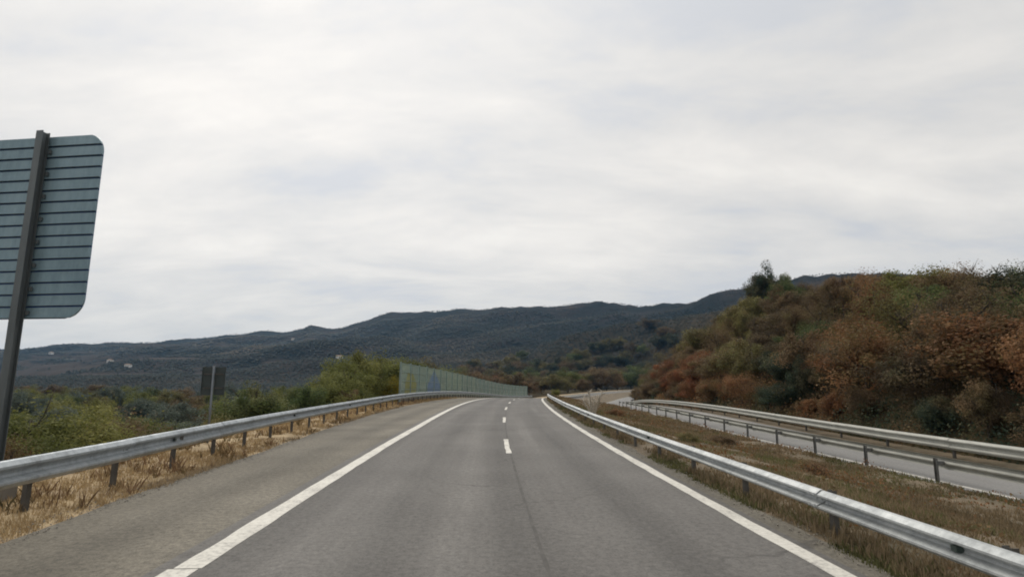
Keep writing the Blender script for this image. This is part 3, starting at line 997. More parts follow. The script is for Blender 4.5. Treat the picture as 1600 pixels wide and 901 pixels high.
def plant(kind, name, x, y, h, w, leaf, label, cat, group=None, trunk_frac=0.25, z=None, sink=0.1, flat_=None):
    """kind picks the shared crown; h total height, w crown width; crown and trunk are the parts"""
    zf = float(ground(x, y)) if z is None else z
    root = empty(name, (x, y, zf - sink), random.uniform(0, 6.28))
    tag(root, label, cat, group)
    tf = h * trunk_frac
    c = obj('crown', random.choice(CROWN[kind]), root)
    rz_ = (h - tf) / 2
    c.location = (0, 0, tf + rz_)
    c.scale = (w / 2, w / 2 * random.uniform(0.85, 1.1), rz_)
    c.rotation_euler = (0, 0, random.uniform(0, 6.28))
    if c.material_slots[0].link != 'OBJECT':
        c.material_slots[0].link = 'OBJECT'
    c.material_slots[0].material = L[leaf]
    t = obj('trunk', random.choice(TRUNK), root)
    t.scale = (min(h, w) * 0.5, min(h, w) * 0.5, tf + rz_ * 1.15)
    return root


def proj(x, y, z):
    yy = y * math.cos(PITCH) + (z - CAM_H) * math.sin(PITCH)
    v = -y * math.sin(PITCH) + (z - CAM_H) * math.cos(PITCH)
    return 800 + 865 * x / yy, 450.5 - 865 * v / yy


# --- wooded slope on the right: rows up the slope, kinds grouped in drifts as they grow there
DRIFT = [  # (picture column, picture row, kind of leaf)
    (1085, 590, 'orange'), (1050, 600, 'brown'), (1105, 560, 'brown'), (1075, 545, 'brown'), (1115, 600, 'rust'), (1140, 610, 'rust'), (1040, 580, 'brown'), (1010, 595, 'brown'), (1110, 520, 'brown'), (1060, 530, 'grey'), (1030, 560, 'brown'),
    (1150, 540, 'olive'), (1180, 500, 'olive'), (1170, 470, 'olive'), (1215, 445, 'green'), (1200, 520, 'umber'), (1220, 560, 'dark'),
    (1250, 480, 'brown'), (1290, 500, 'umber'), (1260, 520, 'umber'), (1330, 490, 'rust'), (1370, 470, 'rust'), (1300, 470, 'brown'),
    (1420, 465, 'lime'), (1400, 475, 'olive'), (1450, 450, 'green'), (1380, 450, 'brown'), (1500, 445, 'brown'), (1540, 430, 'green'), (1580, 415, 'green'),
    (1270, 535, 'tan'), (1240, 590, 'dark'), (1270, 610, 'rust'), (1250, 620, 'brown'), (1310, 590, 'umber'), (1340, 550, 'rust'), (1380, 530, 'brown'), (1310, 650, 'tan'), (1290, 640, 'rust'),
    (1420, 520, 'umber'), (1450, 560, 'brown'), (1400, 590, 'dark'), (1370, 620, 'dark'), (1430, 620, 'dark'), (1390, 655, 'dark'), (1340, 610, 'tan'), (1440, 580, 'umber'),
    (1490, 500, 'umber'), (1480, 475, 'brown'), (1560, 470, 'dark'), (1590, 480, 'brown'), (1580, 520, 'rust'), (1560, 550, 'rust'), (1530, 580, 'umber'), (1515, 570, 'lime'),
    (1590, 580, 'brown'), (1500, 640, 'tan'), (1470, 650, 'tan'), (1550, 650, 'rust'), (1590, 640, 'brown'), (1530, 620, 'umber'), (1560, 680, 'umber'), (1450, 680, 'umber'), (1600, 440, 'green'),
    (1620, 560, 'rust'), (1650, 620, 'brown'), (1680, 500, 'brown'), (1750, 600, 'umber'),
]
DR = np.array([(a, b_) for a, b_, _ in DRIFT], dtype=float)
LEAFWORD = {'rust': 'rust red', 'orange': 'bright orange', 'brown': 'brown', 'umber': 'dark umber', 'tan': 'pale tan', 'olive': 'olive', 'green': 'green', 'dark': 'dark green', 'fresh': 'fresh green', 'lime': 'yellow green', 'grey': 'grey green', 'yellow': 'yellow'}
ROWW = ['lowest row on right slope', 'second row up right slope', 'third row up right slope', 'fourth row up right slope', 'fifth row up right slope', 'sixth row up right slope', 'seventh row up right slope', 'topmost row of right slope']
ORD = ['first', 'second', 'third', 'fourth', 'fifth', 'sixth', 'seventh', 'eighth', 'ninth', 'tenth', 'eleventh', 'twelfth', 'thirteenth', 'fourteenth', 'fifteenth', 'sixteenth', 'seventeenth', 'eighteenth', 'nineteenth', 'twentieth']
ORD += ['twenty-' + a for a in ORD[:9]] + ['thirtieth'] + ['thirty-' + a for a in ORD[:9]] + ['fortieth'] + ['forty-' + a for a in ORD[:9]] + ['fiftieth'] + ['fifty-' + a for a in ORD[:9]]
n_slope = 0
for row in range(8):
    s = 8.0 + row * 2
    idx = 0
    while s < 175:
        dist = max(s, 12)
        step = (3.2 + 0.016 * s + row * 0.25) * random.uniform(0.8, 1.2) * (0.72 if row == 0 else 1)
        v = [1.1, 3.2, 6.4, 10.5, 14.6, 19.0, 24.5, 31.0][row] * (1 + 0.0025 * max(s - 60, 0)) + random.uniform(-1.1, 1.1)
        v = max(v, 0.9)
        d = float(d_opp_far(s)) + 1.3 + v
        q = P(s, d)
        x, y = q.x, q.y
        zg = float(ground(x, y))
        h = random.uniform(2.4, 4.6) if row < 2 else random.uniform(3.0, 5.6)
        if row == 0: h *= 0.72
        if s < 40 and row > 2: h *= 0.62
        h *= 1 + 0.002 * s
        px, py = proj(x, y, zg + h * 0.6) if y > 3 else (9999, 500)
        s += step
        if px > 1720 or y < 4:
            continue
        if s > 98 and row > 1 and random.random() < 0.2:
            continue
        k = int(np.argmin(((DR - np.array([px, py])) ** 2).sum(1) * (1 + 0.5 * rng.random(len(DR)))))
        leaf = DRIFT[k][2]
        if random.random() < 0.10: leaf = random.choice(['brown', 'olive', 'dark', 'tan', 'green'])
        kind = random.choice(['broom', 'loose', 'round', 'shrub', 'round', 'loose'] if row < 4 else ['round', 'shrub', 'round', 'loose'])
        w = h * random.uniform(0.8, 1.45)
        h *= random.uniform(0.8, 1.25)
        plant(kind, 'slope_tree' if h > 3.2 else 'slope_shrub', x, y, h, w, leaf,
              '%s %s, %s from the near end, %s' % (LEAFWORD[leaf], 'tree' if h > 3.2 else 'shrub', ORD[min(idx, 58)], ROWW[row]),
              'tree' if h > 3.2 else 'shrub', 'trees and shrubs on the right slope', 0.12 if row < 3 else 0.2, sink=0.35)
        idx += 1
        n_slope += 1
print('slope plants', n_slope)
# the taller pair that breaks the skyline
for (px, top, Y, w, leaf, lab) in [(1190, 413, 122, 8.5, 'dark', 'tall dark green tree standing above the skyline on the slope crest'), (1225, 421, 124, 5.0, 'green', 'thin pale crowned tree just right of the tall dark skyline tree')]:
    a, b_, c_ = ray(px, top)
    x = a / b_ * Y
    zt = CAM_H + c_ / b_ * Y
    zg = float(ground(x, Y))
    plant('round', 'skyline_tree', x, Y, zt - zg, w, leaf, lab, 'tree', None, 0.15)

for s0_, v_, h_, w_, lab in [(93, 2.6, 5.6, 6.2, 'bright orange autumn tree low on the far part of the right slope'), (88, 1.6, 3.6, 4.2, 'smaller orange tree just in front of the bright orange autumn tree')]:
    q = P(s0_, float(d_opp_far(s0_)) + 1.3 + v_)
    plant('loose', 'autumn_tree', q.x, q.y, h_, w_, 'orange', lab, 'tree', None, 0.15, sink=0.3)

# grey rock ribs that run up the end of the cut slope
M['rock'] = mat_noise('rock', [(0.3, (0.07, 0.065, 0.055)), (0.5, (0.16, 0.15, 0.125)), (0.75, (0.27, 0.255, 0.215))], 0.8, 6, bump_s=0.6, bump_d=0.2)
for i, s0_ in enumerate([97, 104, 111, 118, 125, 132]):
    g_ = random.Random(50 + i)
    bm = bmesh.new()
    v0_, v1_ = g_.uniform(5, 9), g_.uniform(20, 29)
    q0 = P(s0_, float(d_opp_far(s0_)) + 1.3 + v0_); base_ = Vector((q0.x, q0.y, float(ground(q0.x, q0.y))))
    pts, rad_ = [], []
    for k in range(14):
        f_ = k / 13
        q = P(s0_ + 5 * f_ + g_.uniform(-0.5, 0.5), float(d_opp_far(s0_)) + 1.3 + v0_ + (v1_ - v0_) * f_)
        pts.append(Vector((q.x, q.y, float(ground(q.x, q.y)) + 0.5)) - base_)
        rad_.append((1.1 + 1.1 * g_.random()) * (1.0 if 0 < k < 13 else 0.3))
    add_tube(bm, pts, rad_, 8)
    for v__ in bm.verts:
        v__.co += Vector((g_.uniform(-.3, .3), g_.uniform(-.3, .3), g_.uniform(-.35, .35)))
    o = obj('rock_outcrop', bm_mesh('rock_outcrop', bm, [M['rock']]))
    o.location = base_
    tag(o, 'narrow grey rock rib running up the slope end, %s from the near side' % ORD[i], 'rock', 'rock ribs on the end of the slope')

# undergrowth that covers the slope between the trees
def scatter_leaves(name, pts, size, leaf, label, cat, up=0.25, seed=5):
    g = np.random.default_rng(seed)
    n = len(pts)
    nrm = g.normal(size=(n, 3)) + np.array([0, 0, up]); nrm /= np.linalg.norm(nrm, axis=1, keepdims=True)
    a = np.cross(nrm, g.normal(size=(n, 3))); a /= np.linalg.norm(a, axis=1, keepdims=True)
    b_ = np.cross(nrm, a)
    sz = (size * (0.6 + 0.8 * g.random(n)))[:, None]
    V = np.stack([pts - a * sz * .5, pts + b_ * sz * .35, pts + a * sz * .5, pts - b_ * sz * .35], 1).reshape(-1, 3)
    tone = np.clip(fbm(pts[:, 0] / 3, pts[:, 1] / 3, 3, 61) * 0.8 + g.random(n) * 0.35 - 0.1, 0, 1)
    o = obj(name, mesh_np(name, V, np.arange(n * 4).reshape(-1, 4), [L[leaf]], tone=np.repeat(tone, 4)))
    tag(o, label, cat, kind='stuff')
    return o


def sd_points(n, s0, s1, v0, v1, dbase, g, logs=True):
    s = np.exp(g.uniform(math.log(s0), math.log(s1), n)) if logs else g.uniform(s0, s1, n)
    d = dbase(s) + g.uniform(0, 1, n) * (v1 - v0) + v0
    ph = (s - SY0) / R; r = R - d
    return s, d, CX - r * np.cos(ph), SY0 + r * np.sin(ph)


g = np.random.default_rng(77)
s_, d_, x_, y_ = sd_points(90000, 10, 200, 0, 1, d_opp_far, g)
v_ = 1.25 + 33 * g.random(len(s_)) ** 1.8
d_ = d_opp_far(s_) + v_
ph_ = (s_ - SY0) / R
x_ = CX - (R - d_) * np.cos(ph_); y_ = SY0 + (R - d_) * np.sin(ph_)
z_ = ground(x_, y_) + np.abs(g.normal(size=len(x_))) * 0.55 * (0.4 + fbm(x_ / 2.5, y_ / 2.5, 2, 71) * 1.2)
kind_n = fbm(x_ / 4.5, y_ / 4.5, 3, 171) + 0.10 * (g.random(len(x_)) - 0.5)
for nm, lf, lo, hi, lab in [('undergrowth', 'dark', -1, 0.42, 'dark green brambles between the trees of the right slope'), ('undergrowth', 'brown', 0.42, 0.53, 'brown bracken and brush between the trees of the right slope'),
                            ('undergrowth', 'tan', 0.53, 0.58, 'pale tan dry brush between the trees of the right slope'), ('undergrowth', 'rust', 0.58, 2, 'rust coloured brush between the trees of the right slope')]:
    k = (kind_n >= lo) & (kind_n < hi)
    scatter_leaves(nm, np.stack([x_, y_, z_], 1)[k], (0.09 + s_ * 0.0016)[k], lf, lab, 'undergrowth')

# --- left of the road
LS = [  # picture column, picture row of the top, distance, width, leaf, crown, label
    (22, 614, 14.2, 3.2, 'fresh', 'shrub', 'fresh green shrub right behind the sign post'),
    (88, 612, 15.0, 4.4, 'lime', 'broom', 'big yellow green shrub right of the sign post behind the guardrail'),
    (55, 645, 13.0, 2.4, 'fresh', 'shrub', 'low green shrub in front of the big yellow green shrub'),
    (140, 632, 15.6, 3.2, 'lime', 'shrub', 'smaller yellow green shrub right of the big yellow green shrub'),
    (12, 668, 11.6, 1.6, 'rust', 'shrub', 'low rust brown bush by the foot of the sign post'),
    (185, 645, 18.0, 3.0, 'brown', 'shrub', 'brown shrub behind the guardrail next to the smaller yellow green shrub'),
    (222, 650, 21.0, 3.0, 'fresh', 'shrub', 'green shrub between two low brown shrubs'),
    (255, 650, 24.0, 2.8, 'tan', 'loose', 'tan dry bush above the guardrail'),
    (300, 636, 28.0, 3.4, 'grey', 'shrub', 'grey green shrub left of the round green bush'),
    (340, 640, 27.0, 2.6, 'olive', 'loose', 'low olive bush at the left foot of the round green bush'),
    (405, 600, 31.0, 4.2, 'green', 'round', 'round green bush standing alone above the guardrail'),
    (372, 612, 33.0, 3.6, 'fresh', 'loose', 'loose green bush at the left of the round green bush'),
    (440, 606, 36.0, 3.6, 'fresh', 'shrub', 'small green bush between the round and the narrow green bush'),
    (478, 591, 34.0, 3.0, 'green', 'round', 'narrow green bush right of the round green bush'),
    (512, 588, 40.0, 4.4, 'fresh', 'loose', 'fresh leafy bush next to the narrow green bush'),
    (545, 574, 43.0, 5.0, 'fresh', 'round', 'fresh green tree left of the taller trees at the barrier'),
    (575, 562, 46.0, 5.2, 'fresh', 'round', 'fresh green tree second left of the barrier end'),
    (600, 550, 49.0, 5.6, 'fresh', 'round', 'tall green tree right at the near end of the noise barrier'),
    (628, 541, 57.0, 6.4, 'lime', 'loose', 'tallest yellow green tree rising behind the near barrier end'),
    (560, 600, 41.0, 2.6, 'brown', 'loose', 'brown bush in front of the green tree'),
    (592, 590, 44.0, 3.2, 'green', 'shrub', 'low green bush below the tall green tree'),
    (672, 549, 74.0, 8.5, 'fresh', 'loose', 'wide fresh green tree showing over the barrier top'),
    (648, 549, 64.0, 6.6, 'fresh', 'round', 'green tree over the first barrier panels'),
    (708, 562, 90.0, 8.0, 'olive', 'round', 'olive tree over the middle of the barrier'),
    (692, 551, 82.0, 9.0, 'fresh', 'round', 'fresh green tree over the barrier right of the wide fresh green tree'),
    (735, 567, 98.0, 9.5, 'fresh', 'loose', 'fresh green tree over the far half of the barrier'),
    (772, 577, 118.0, 10.0, 'olive', 'round', 'olive tree over the lowest far part of the barrier'),
    (636, 585, 58.0, 2.2, 'yellow', 'shrub', 'yellow shrub showing through the first barrier panel'),
]
for (px, top, Y, w, leaf, kind, lab) in LS:
    a, b_, c_ = ray(px, top)
    x = a / b_ * Y
    zt = CAM_H + c_ / b_ * Y
    s1_, d1_ = to_sd(np.array(x), np.array(float(Y)))
    lim = float(d_rail_left(s1_)) - (1.5 if Y < 48 else 2.4)
    if d1_ > lim - w * 0.55 and Y > 40:
        q = P(float(s1_), lim - w * 0.55); x = q.x
    zg = float(ground(x, Y))
    plant(kind, 'tree' if zt - zg > 3.6 else 'shrub', x, Y, zt - zg, w, leaf, lab, 'tree' if zt - zg > 3.6 else 'shrub', 'bushes and trees behind the left guardrail', 0.06 if zt - zg < 3 else 0.15)

# twin sign backs on one post behind the rail
def twin_sign():
    Y = 18.6
    a, b_, c_ = ray(332, 600)
    x = a / b_ * Y
    z_of = lambda py: CAM_H + ray(332, py)[2] / ray(332, py)[1] * Y
    zf = float(ground(x, Y))
    root = empty('marker_sign', (x, Y, zf), rad(6))
    tag(root, 'two narrow dark sign backs side by side on a thin post behind the left guardrail', 'road sign')
    zt, zb_ = z_of(573) - zf, z_of(617) - zf
    bm = bmesh.new(); add_tube(bm, [(0, 0, -0.4), (0, 0, zt + 0.04)], [0.035, 0.035], 10)
    obj('post', bm_mesh('post', bm, [M['slim_post']], True), root)
    for sx in (-1, 1):
        bm = bmesh.new()
        add_box(bm, (sx * 0.205, 0.06, (zt + zb_) / 2), (0.33, 0.012, zt - zb_))
        for ex in (-0.16, 0.16):
            add_box(bm, (sx * 0.205 + ex, 0.046, (zt + zb_) / 2), (0.012, 0.026, zt - zb_))
        p = obj('panel', bm_mesh('panel', bm, [M['sign_dark']]), root)
        for zz in (0.25, 0.75):
            bm = bmesh.new(); add_box(bm, (sx * 0.16, 0.042, zb_ + (zt - zb_) * zz), (0.30, 0.02, 0.045))
            obj('bracket', bm_mesh('bracket', bm, [M['post_steel']]), p)


twin_sign()

# valley trees in bands behind the left guardrail
band_word = ['nearest band of valley trees', 'second band of valley trees', 'third band of valley trees', 'far band of valley trees', 'farthest band of valley trees']
for band, (Y0, step_px) in enumerate([(48, 40), (75, 30), (115, 26), (170, 22), (250, 20)]):
    px = -60 + random.uniform(0, 20); idx = 0
    lim_px = [420, 560, 620, 640, 660][band]
    while px < lim_px:
        Y = Y0 * random.uniform(0.85, 1.2)
        a, b_, c_ = ray(px, 600)
        x = a / b_ * Y
        zg = float(ground(x, Y))
        h = random.uniform(4.5, 7.0) * [0.8, 1.0, 1.25, 1.4, 1.6][band]
        leaf = random.choice(['grey', 'grey', 'green', 'olive', 'fresh', 'brown', 'lime', 'grey'])
        plant(random.choice(['round', 'loose']), 'valley_tree', x, Y, h, h * random.uniform(0.9, 1.3), leaf,
              '%s tree, %s from left in the %s' % (LEAFWORD[leaf], ORD[min(idx, 38)], band_word[band]), 'tree', 'trees in the valley left of the road', 0.15, sink=0.3)
        idx += 1
        px += step_px * random.uniform(0.7, 1.3)

# trees beyond the bend
far_word = ['front row of trees beyond the bend', 'second row of trees beyond the bend', 'third row of trees beyond the bend', 'fourth row of trees beyond the bend', 'fifth row of trees beyond the bend', 'back row of trees beyond the bend']
for row, (Y0, stp) in enumerate([(265, 20), (320, 17), (390, 16), (455, 11), (520, 11), (590, 11)]):
    px = 690 + row * 7; idx = 0
    while px < 1065:
        Y = Y0 * random.uniform(0.92, 1.1)
        a, b_, c_ = ray(px, 600)
        x = a / b_ * Y
        s1_, d1_ = to_sd(np.array(x), np.array(Y))
        px += stp * random.uniform(0.7, 1.3)
        if -11 < d1_ < 22:
            continue
        zg = float(ground(x, Y))
        h = random.uniform(7.5, 13.5) + min(row, 2) * 2.0
        leaf = random.choice(['brown', 'rust', 'olive', 'fresh', 'olive', 'tan', 'brown', 'green'] if row < 2 else ['dark', 'umber', 'brown', 'dark', 'olive', 'green'])
        plant(random.choice(['round', 'loose']), 'roadside_tree', x, Y, h, h * random.uniform(0.95, 1.6), leaf,
              '%s tree, %s from left in the %s' % (LEAFWORD[leaf], ORD[min(idx, 38)], far_word[row]), 'tree', 'trees beyond the road bend', 0.12, sink=0.4)
        idx += 1

# woodland on the far hills: reads as one mass
def far_wood():
    g = np.random.default_rng(5)
    n = 120000
    az = g.uniform(-0.95, 0.95, n)
    r = np.exp(g.uniform(math.log(420), math.log(2700), n))
    keep = r < ridge_dist(az) * 1.02
    az, r = az[keep], r[keep]
    x = r * np.sin(az); y = r * np.cos(az)
    s, d = to_sd(x, y)
    ok = ~((d > -14) & (d < 24) & (s < 470)) & (fbm(x / 90, y / 90, 3, 81) > np.where(r < 1000, 0.15, 0.30)) & (field_mask(x, y) < 0.5)
    x, y, r = x[ok], y[ok], r[ok]
    n = len(x)
    z = ground(x, y)
    w = r * 0.0034 * (0.7 + g.random(n) * 0.7) * np.where(r > 0.9 * ridge_dist(np.arctan2(x, y)), 0.55, 1.0)
    hgt = w * (0.40 + 0.2 * g.random(n)) * np.clip(1500 / r, 0.7, 1.4)
    base = np.array([(1, 0, 0), (0.3, 0.95, 0.1), (-0.8, 0.6, -0.1), (-0.8, -0.6, 0.1), (0.3, -0.95, -0.1), (0.1, 0.05, 1.0)])
    tri = np.array([(0, 1, 5), (1, 2, 5), (2, 3, 5), (3, 4, 5), (4, 0, 5)])
    jit = 1 + g.normal(size=(n, 6, 1)) * 0.15
    V = base[None] * jit * np.stack([w / 2, w / 2, hgt * 0.75], 1)[:, None, :] + np.stack([x, y, z + hgt * 0.25], 1)[:, None, :]
    F = (tri[None] + (np.arange(n) * 6)[:, None, None]).reshape(-1, 3)
    tone = np.clip((fbm(x / 170, y / 110, 4, 91) - 0.5) * 2.8 + 0.45 + (g.random(n) - 0.5) * 0.22, 0, 1)
    o = obj('far_woods', mesh_np('far_woods', V.reshape(-1, 3), F, [L['wood']], tone=np.repeat(tone, 6), smooth=True))
    tag(o, 'dark burnt woodland covering the far hills', 'woods', kind='stuff')


far_wood()

# ------------------------------------------------------------------ grass
def blades(name, x, y, z, h, w, leaf, label, lean=0.5, seed=3, per=5):
    g = np.random.default_rng(seed)
    n = len(x) * per
    X = np.repeat(x, per) + g.normal(size=n) * 0.05; Y = np.repeat(y, per) + g.normal(size=n) * 0.05; Z = np.repeat(z, per)
    Hh = np.repeat(h, per) * (0.5 + 0.8 * g.random(n)); Wd = np.repeat(np.broadcast_to(w, x.shape), per)
    a = g.uniform(0, 2 * math.pi, n); l = Hh * lean * g.random(n); b_ = g.uniform(0, 2 * math.pi, n)
    ux, uy = np.cos(a) * Wd / 2, np.sin(a) * Wd / 2
    lx, ly = np.cos(b_) * l, np.sin(b_) * l
    V = np.stack([np.stack([X - ux, Y - uy, Z], 1), np.stack([X + ux, Y + uy, Z], 1),
                  np.stack([X + ux * .6 + lx * .45, Y + uy * .6 + ly * .45, Z + Hh * 0.6], 1), np.stack([X + lx, Y + ly, Z + Hh * 0.95], 1)], 1).reshape(-1, 3)
    F = np.arange(n * 4).reshape(-1, 4)
    tone = np.clip(np.repeat(fbm(x / 1.5, y / 1.5, 3, 95), per) * 0.7 + g.random(n) * 0.45 - 0.1, 0, 1)
    o = obj(name, mesh_np(name, V, F, [L[leaf]], tone=np.repeat(tone, 4)))
    tag(o, label, 'grass', kind='stuff')


g = np.random.default_rng(21)
# left verge, dry
s_, d_, x_, y_ = sd_points(16000, 4, 75, -4.3, -0.02, d_edge_left, g)
k = fbm(x_ / 1.2, y_ / 1.2, 3, 97) > 0.36
s_, d_, x_, y_ = s_[k], d_[k], x_[k], y_[k]
z_ = zr(s_) + verge_z(s_, d_)
blades('dry_grass', x_, y_, z_ - 0.02, 0.04 + 0.09 * g.random(len(x_)) ** 2 + 0.0015 * s_, 0.012 + s_ * 0.0009, 'straw', 'dry straw coloured grass under the left guardrail', seed=31)
s3, d3, x3, y3 = sd_points(1500, 4, 60, -3.8, -0.1, d_edge_left, g)
k = fbm(x3 / 0.7, y3 / 0.7, 2, 197) > 0.55
s3, d3, x3, y3 = s3[k], d3[k], x3[k], y3[k]
blades('grass_tufts', x3, y3, zr(s3) + verge_z(s3, d3) - 0.02, 0.16 + 0.18 * g.random(len(x3)), 0.008 + s3 * 0.0008, 'tan', 'taller tan grass tufts dotted over the left verge', lean=0.7, seed=36, per=9)


def gravel():
    n = 4200
    s4, d4, x4, y4 = sd_points(n, 5, 45, -0.35, 0.22, d_edge_left, g)
    m2 = g.random(n) < 0.35
    q = sd_points(n, 5, 45, -0.25, 0.15, lambda s: D_EDGE_R + 0 * s, g)
    s4 = np.where(m2, q[0], s4); x4 = np.where(m2, q[2], x4); y4 = np.where(m2, q[3], y4)
    r_ = 0.005 + 0.012 * g.random(n) ** 3 + s4 * 0.0002
    base = np.array([(1, 0, 0), (0, 1, 0), (-1, 0, 0), (0, -1, 0), (0, 0, .8), (0, 0, -.8)])
    tri = np.array([(0, 1, 4), (1, 2, 4), (2, 3, 4), (3, 0, 4), (1, 0, 5), (2, 1, 5), (3, 2, 5), (0, 3, 5)])
    V = base[None] * (1 + g.normal(size=(n, 6, 1)) * 0.25) * r_[:, None, None] + np.stack([x4, y4, zr(s4) + r_ * 0.3 + 0.005], 1)[:, None, :]
    F = (tri[None] + (np.arange(n) * 6)[:, None, None]).reshape(-1, 3)
    o = obj('gravel', mesh_np('gravel', V.reshape(-1, 3), F, [M['stone']]))
    tag(o, 'loose gravel along the broken outer edges of both shoulders', 'gravel', kind='stuff')


gravel()
# median, rusty and straw
s_, d_, x_, y_ = sd_points(28000, 4.5, 110, -0.02, 8.9, lambda s: 4.0 + 0 * s, g)
z_ = zr(s_) - 0.03 + OPP_Z * sstep(4.6, 12.0, d_) + 0.05
h_ = 0.04 + 0.09 * fbm(x_ / 2, y_ / 2, 3, 99) * g.random(len(x_)) * 2 + 0.002 * s_
k = fbm(x_ / 1.6, y_ / 1.6, 3, 43) > 0.42
blades('median_grass', x_[k], y_[k], z_[k], h_[k], 0.014 + s_[k] * 0.0009, 'redgrass', 'rusty brown dry grass filling the median', seed=32)
k2 = (fbm(x_ / 2.2, y_ / 2.2, 3, 143) > 0.56)
blades('median_weeds', x_[k2] + 0.1, y_[k2], z_[k2], h_[k2] * 0.8, 0.016 + s_[k2] * 0.0009, 'weed', 'green weeds growing in patches in the median', seed=33, per=4)
s2, d2, x2, y2 = sd_points(26000, 4.8, 90, 0.5, 8.8, lambda s: 4.0 + 0 * s, g)
cl = fbm(x2 / 0.9, y2 / 0.9, 3, 181)
z2 = zr(s2) - 0.03 + OPP_Z * sstep(4.6, 12.0, d2) + 0.04 + g.random(len(x2)) * 0.34 * sstep(0.45, 0.7, cl)
for lf, lo, hi, lab in [('tan', 0.50, 0.56, 'pale dry leaves and stalks among the median grass'), ('olive', 0.56, 0.60, 'olive low weeds in clumps in the median'), ('rust', 0.60, 2, 'rusty dock and bracken clumps in the median')]:
    k = (cl >= lo) & (cl < hi)
    scatter_leaves('median_plants', np.stack([x2, y2, z2], 1)[k], (0.045 + s2 * 0.0012)[k], lf, lab, 'weeds', seed=9)
# green weeds along the asphalt edge at the right rail
s_, d_, x_, y_ = sd_points(5000, 4.0, 60, -0.08, 0.5, lambda s: D_EDGE_R + 0 * s, g)
k = fbm(s_ / 1.6, d_ * 0 + 3, 3, 151) > 0.49
s_, d_, x_, y_ = s_[k], d_[k], x_[k], y_[k]
blades('edge_weeds', x_, y_, zr(s_) - 0.02, 0.03 + 0.10 * g.random(len(x_)) ** 1.5, 0.010 + s_ * 0.0008, 'weed', 'low green weeds along the asphalt edge under the right guardrail', seed=34, per=5)
# a few green tufts along the left shoulder edge
s_, d_, x_, y_ = sd_points(2200, 5, 60, -0.25, 0.06, d_edge_left, g)
k = fbm(s_ / 1.8, d_ * 0 + 3, 3, 161) > 0.53
s_, d_, x_, y_ = s_[k], d_[k], x_[k], y_[k]
blades('shoulder_weeds', x_, y_, zr(s_) - 0.02, 0.05 + 0.08 * g.random(len(x_)), 0.012 + s_ * 0.0008, 'redgrass', 'brown weeds along the outer edge of the left shoulder', seed=35, per=4)


# pale dead bush in the median and small green sapling
def dead_bush():
    s, d = 30.5, 4.95
    a, b_, c_ = ray(935, 640)
    q = P(s, d, -0.05)
    root = empty('dead_bush', q)
    tag(root, 'bare pale dead bush behind the right guardrail in the median', 'bush')
    g = random.Random(8)
    for k in range(6):
        bm = bmesh.new()
        a_ = 2 * math.pi * k / 6 + g.uniform(-.3, .3)
        l = g.uniform(1.0, 1.5)
        tip = Vector((math.cos(a_) * 0.55, math.sin(a_) * 0.55, l))
        add_tube(bm, [(0, 0, -0.1), tip * 0.5 + Vector((0, 0, 0.1)), tip], [0.06, 0.05, 0.02], 5)
        for j in range(10):
            b0 = tip * g.uniform(0.35, 1.0)
            dv = Vector((g.uniform(-1, 1), g.uniform(-1, 1), g.uniform(0, 0.8))) * 0.4
            add_tube(bm, [b0, b0 + dv * 0.6, b0 + dv], [0.022, 0.017, 0.010], 4)
        obj('branch', bm_mesh('branch', bm, [M['pale_bark']]), root)


dead_bush()
q = P(72, 5.0)
plant('shrub', 'shrub', q.x, q.y, 1.5, 1.5, 'lime', 'small yellow green sapling where the right guardrail bends away', 'shrub', None, 0.2, z=q.z - 0.1)
for i, (s, d, h, leaf, lab) in enumerate([(36, 7.2, 0.7, 'rust', 'low rust coloured tussock behind the pale dead bush'), (24, 9.5, 0.6, 'brown', 'low brown tussock in the middle of the median'),
                                        (20, 6.6, 0.5, 'olive', 'low olive tussock just behind the near right guardrail'), (15.5, 8.6, 0.55, 'tan', 'low tan tussock in the near median')]):
    q = P(s, d)
    plant('shrub', 'tussock', q.x, q.y, h, h * 2.2, leaf, lab, 'shrub', 'tussocks in the median', 0.05)


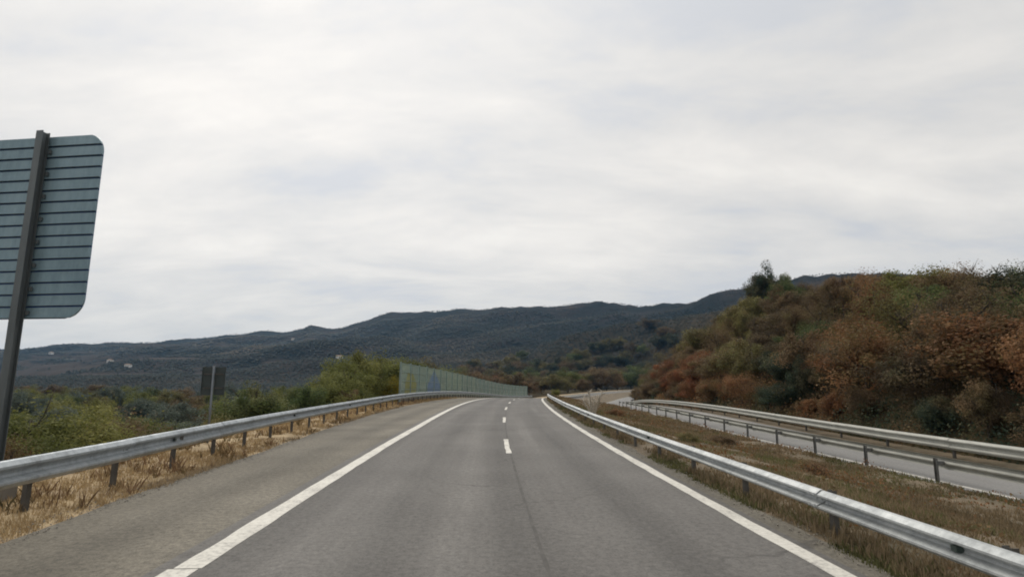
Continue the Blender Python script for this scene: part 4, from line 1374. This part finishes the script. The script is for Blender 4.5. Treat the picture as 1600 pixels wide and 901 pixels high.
# ------------------------------------------------------------------ far houses
def house(px, py, dist_w, label, w=13, dp=9, h=6):
    a, b_, c_ = ray(px, py)
    # walk along the sight line until it meets the hillside
    hit = None
    for r in np.geomspace(350, 2600, 700):
        x, y = r * math.sin(math.atan2(a, b_)), r * math.cos(math.atan2(a, b_))
        z = CAM_H + r * c_ / math.hypot(a, b_)
        if float(ground(x, y)) > z:
            hit = (x, y, float(ground(x, y))); break
    if hit is None:
        return
    root = empty('house', hit, random.uniform(-0.4, 0.4))
    tag(root, label, 'house', 'small houses on the far hillside')
    root.scale = (dist_w * 0.72,) * 3
    bm = bmesh.new(); add_box(bm, (0, 0, h / 2 - 1), (w, dp, h + 2)); wl = obj('wall', bm_mesh('wall', bm, [M['house_wall']]), root)
    bm = bmesh.new()
    add_prism(bm, [(-w / 2 - 0.5, -dp / 2 - 0.6, h + 0.02), (-w / 2 - 0.5, dp / 2 + 0.6, h + 0.02), (-w / 2 - 0.5, 0, h + 2.4)], (0, 0, 0), (w + 1, 0, 0))
    rf = obj('roof', bm_mesh('roof', bm, [M['house_roof']]), root)
    bm = bmesh.new(); add_box(bm, (0, 0, 0), (1.2, 0.1, 1.4)); wm = bm_mesh('window', bm, [M['house_glass']])
    for xx in (-4, 0, 4):
        for zz in (1.6, 4.3):
            o = obj('window', wm, root); o.location = (xx, -dp / 2 - 0.04, zz)
    bm = bmesh.new(); add_box(bm, (0, 0, 1.1), (1.2, 0.12, 2.2)); o = obj('door', bm_mesh('door', bm, [M['house_roof']]), root); o.location = (2, -dp / 2 - 0.045, 0)


house(530, 561, 1.0, 'lone white house on the dark hillside above the olive bushes')
house(80, 553, 1.0, 'white house high on the far left hillside right of the sign post')
house(172, 566, 0.9, 'pale house among fields in the middle of the left hillside')
house(200, 574, 0.9, 'lower pale house below the field house on the left hillside')
house(458, 531, 0.9, 'small white house under the pointed hilltop')

# ------------------------------------------------------------------ haze over the whole place
def haze():
    m = bpy.data.materials.new('haze')
    m.use_nodes = True
    t = m.node_tree
    t.nodes.clear()
    v = N(t, 'ShaderNodeVolumePrincipled')
    v.inputs['Color'].default_value = (0.20, 0.50, 0.88, 1)
    v.inputs['Density'].default_value = 0.000085
    v.inputs['Anisotropy'].default_value = 0.0
    out = N(t, 'ShaderNodeOutputMaterial')
    link(t, v.outputs[0], out.inputs['Volume'])
    zs = [v_.co.z for v_ in bpy.data.objects['ground'].data.vertices]
    z0, z1 = min(zs) - 1.5, max(max(zs) + 25, 60)
    bm = bmesh.new()
    add_box(bm, (0, 0, (z0 + z1) / 2), (10600, 10600, z1 - z0))
    me = bm_mesh('haze', bm, [m])
    o = obj('haze', me)
    tag(o, 'thin bluish haze between the road and the far hills', 'haze', kind='stuff')


haze()
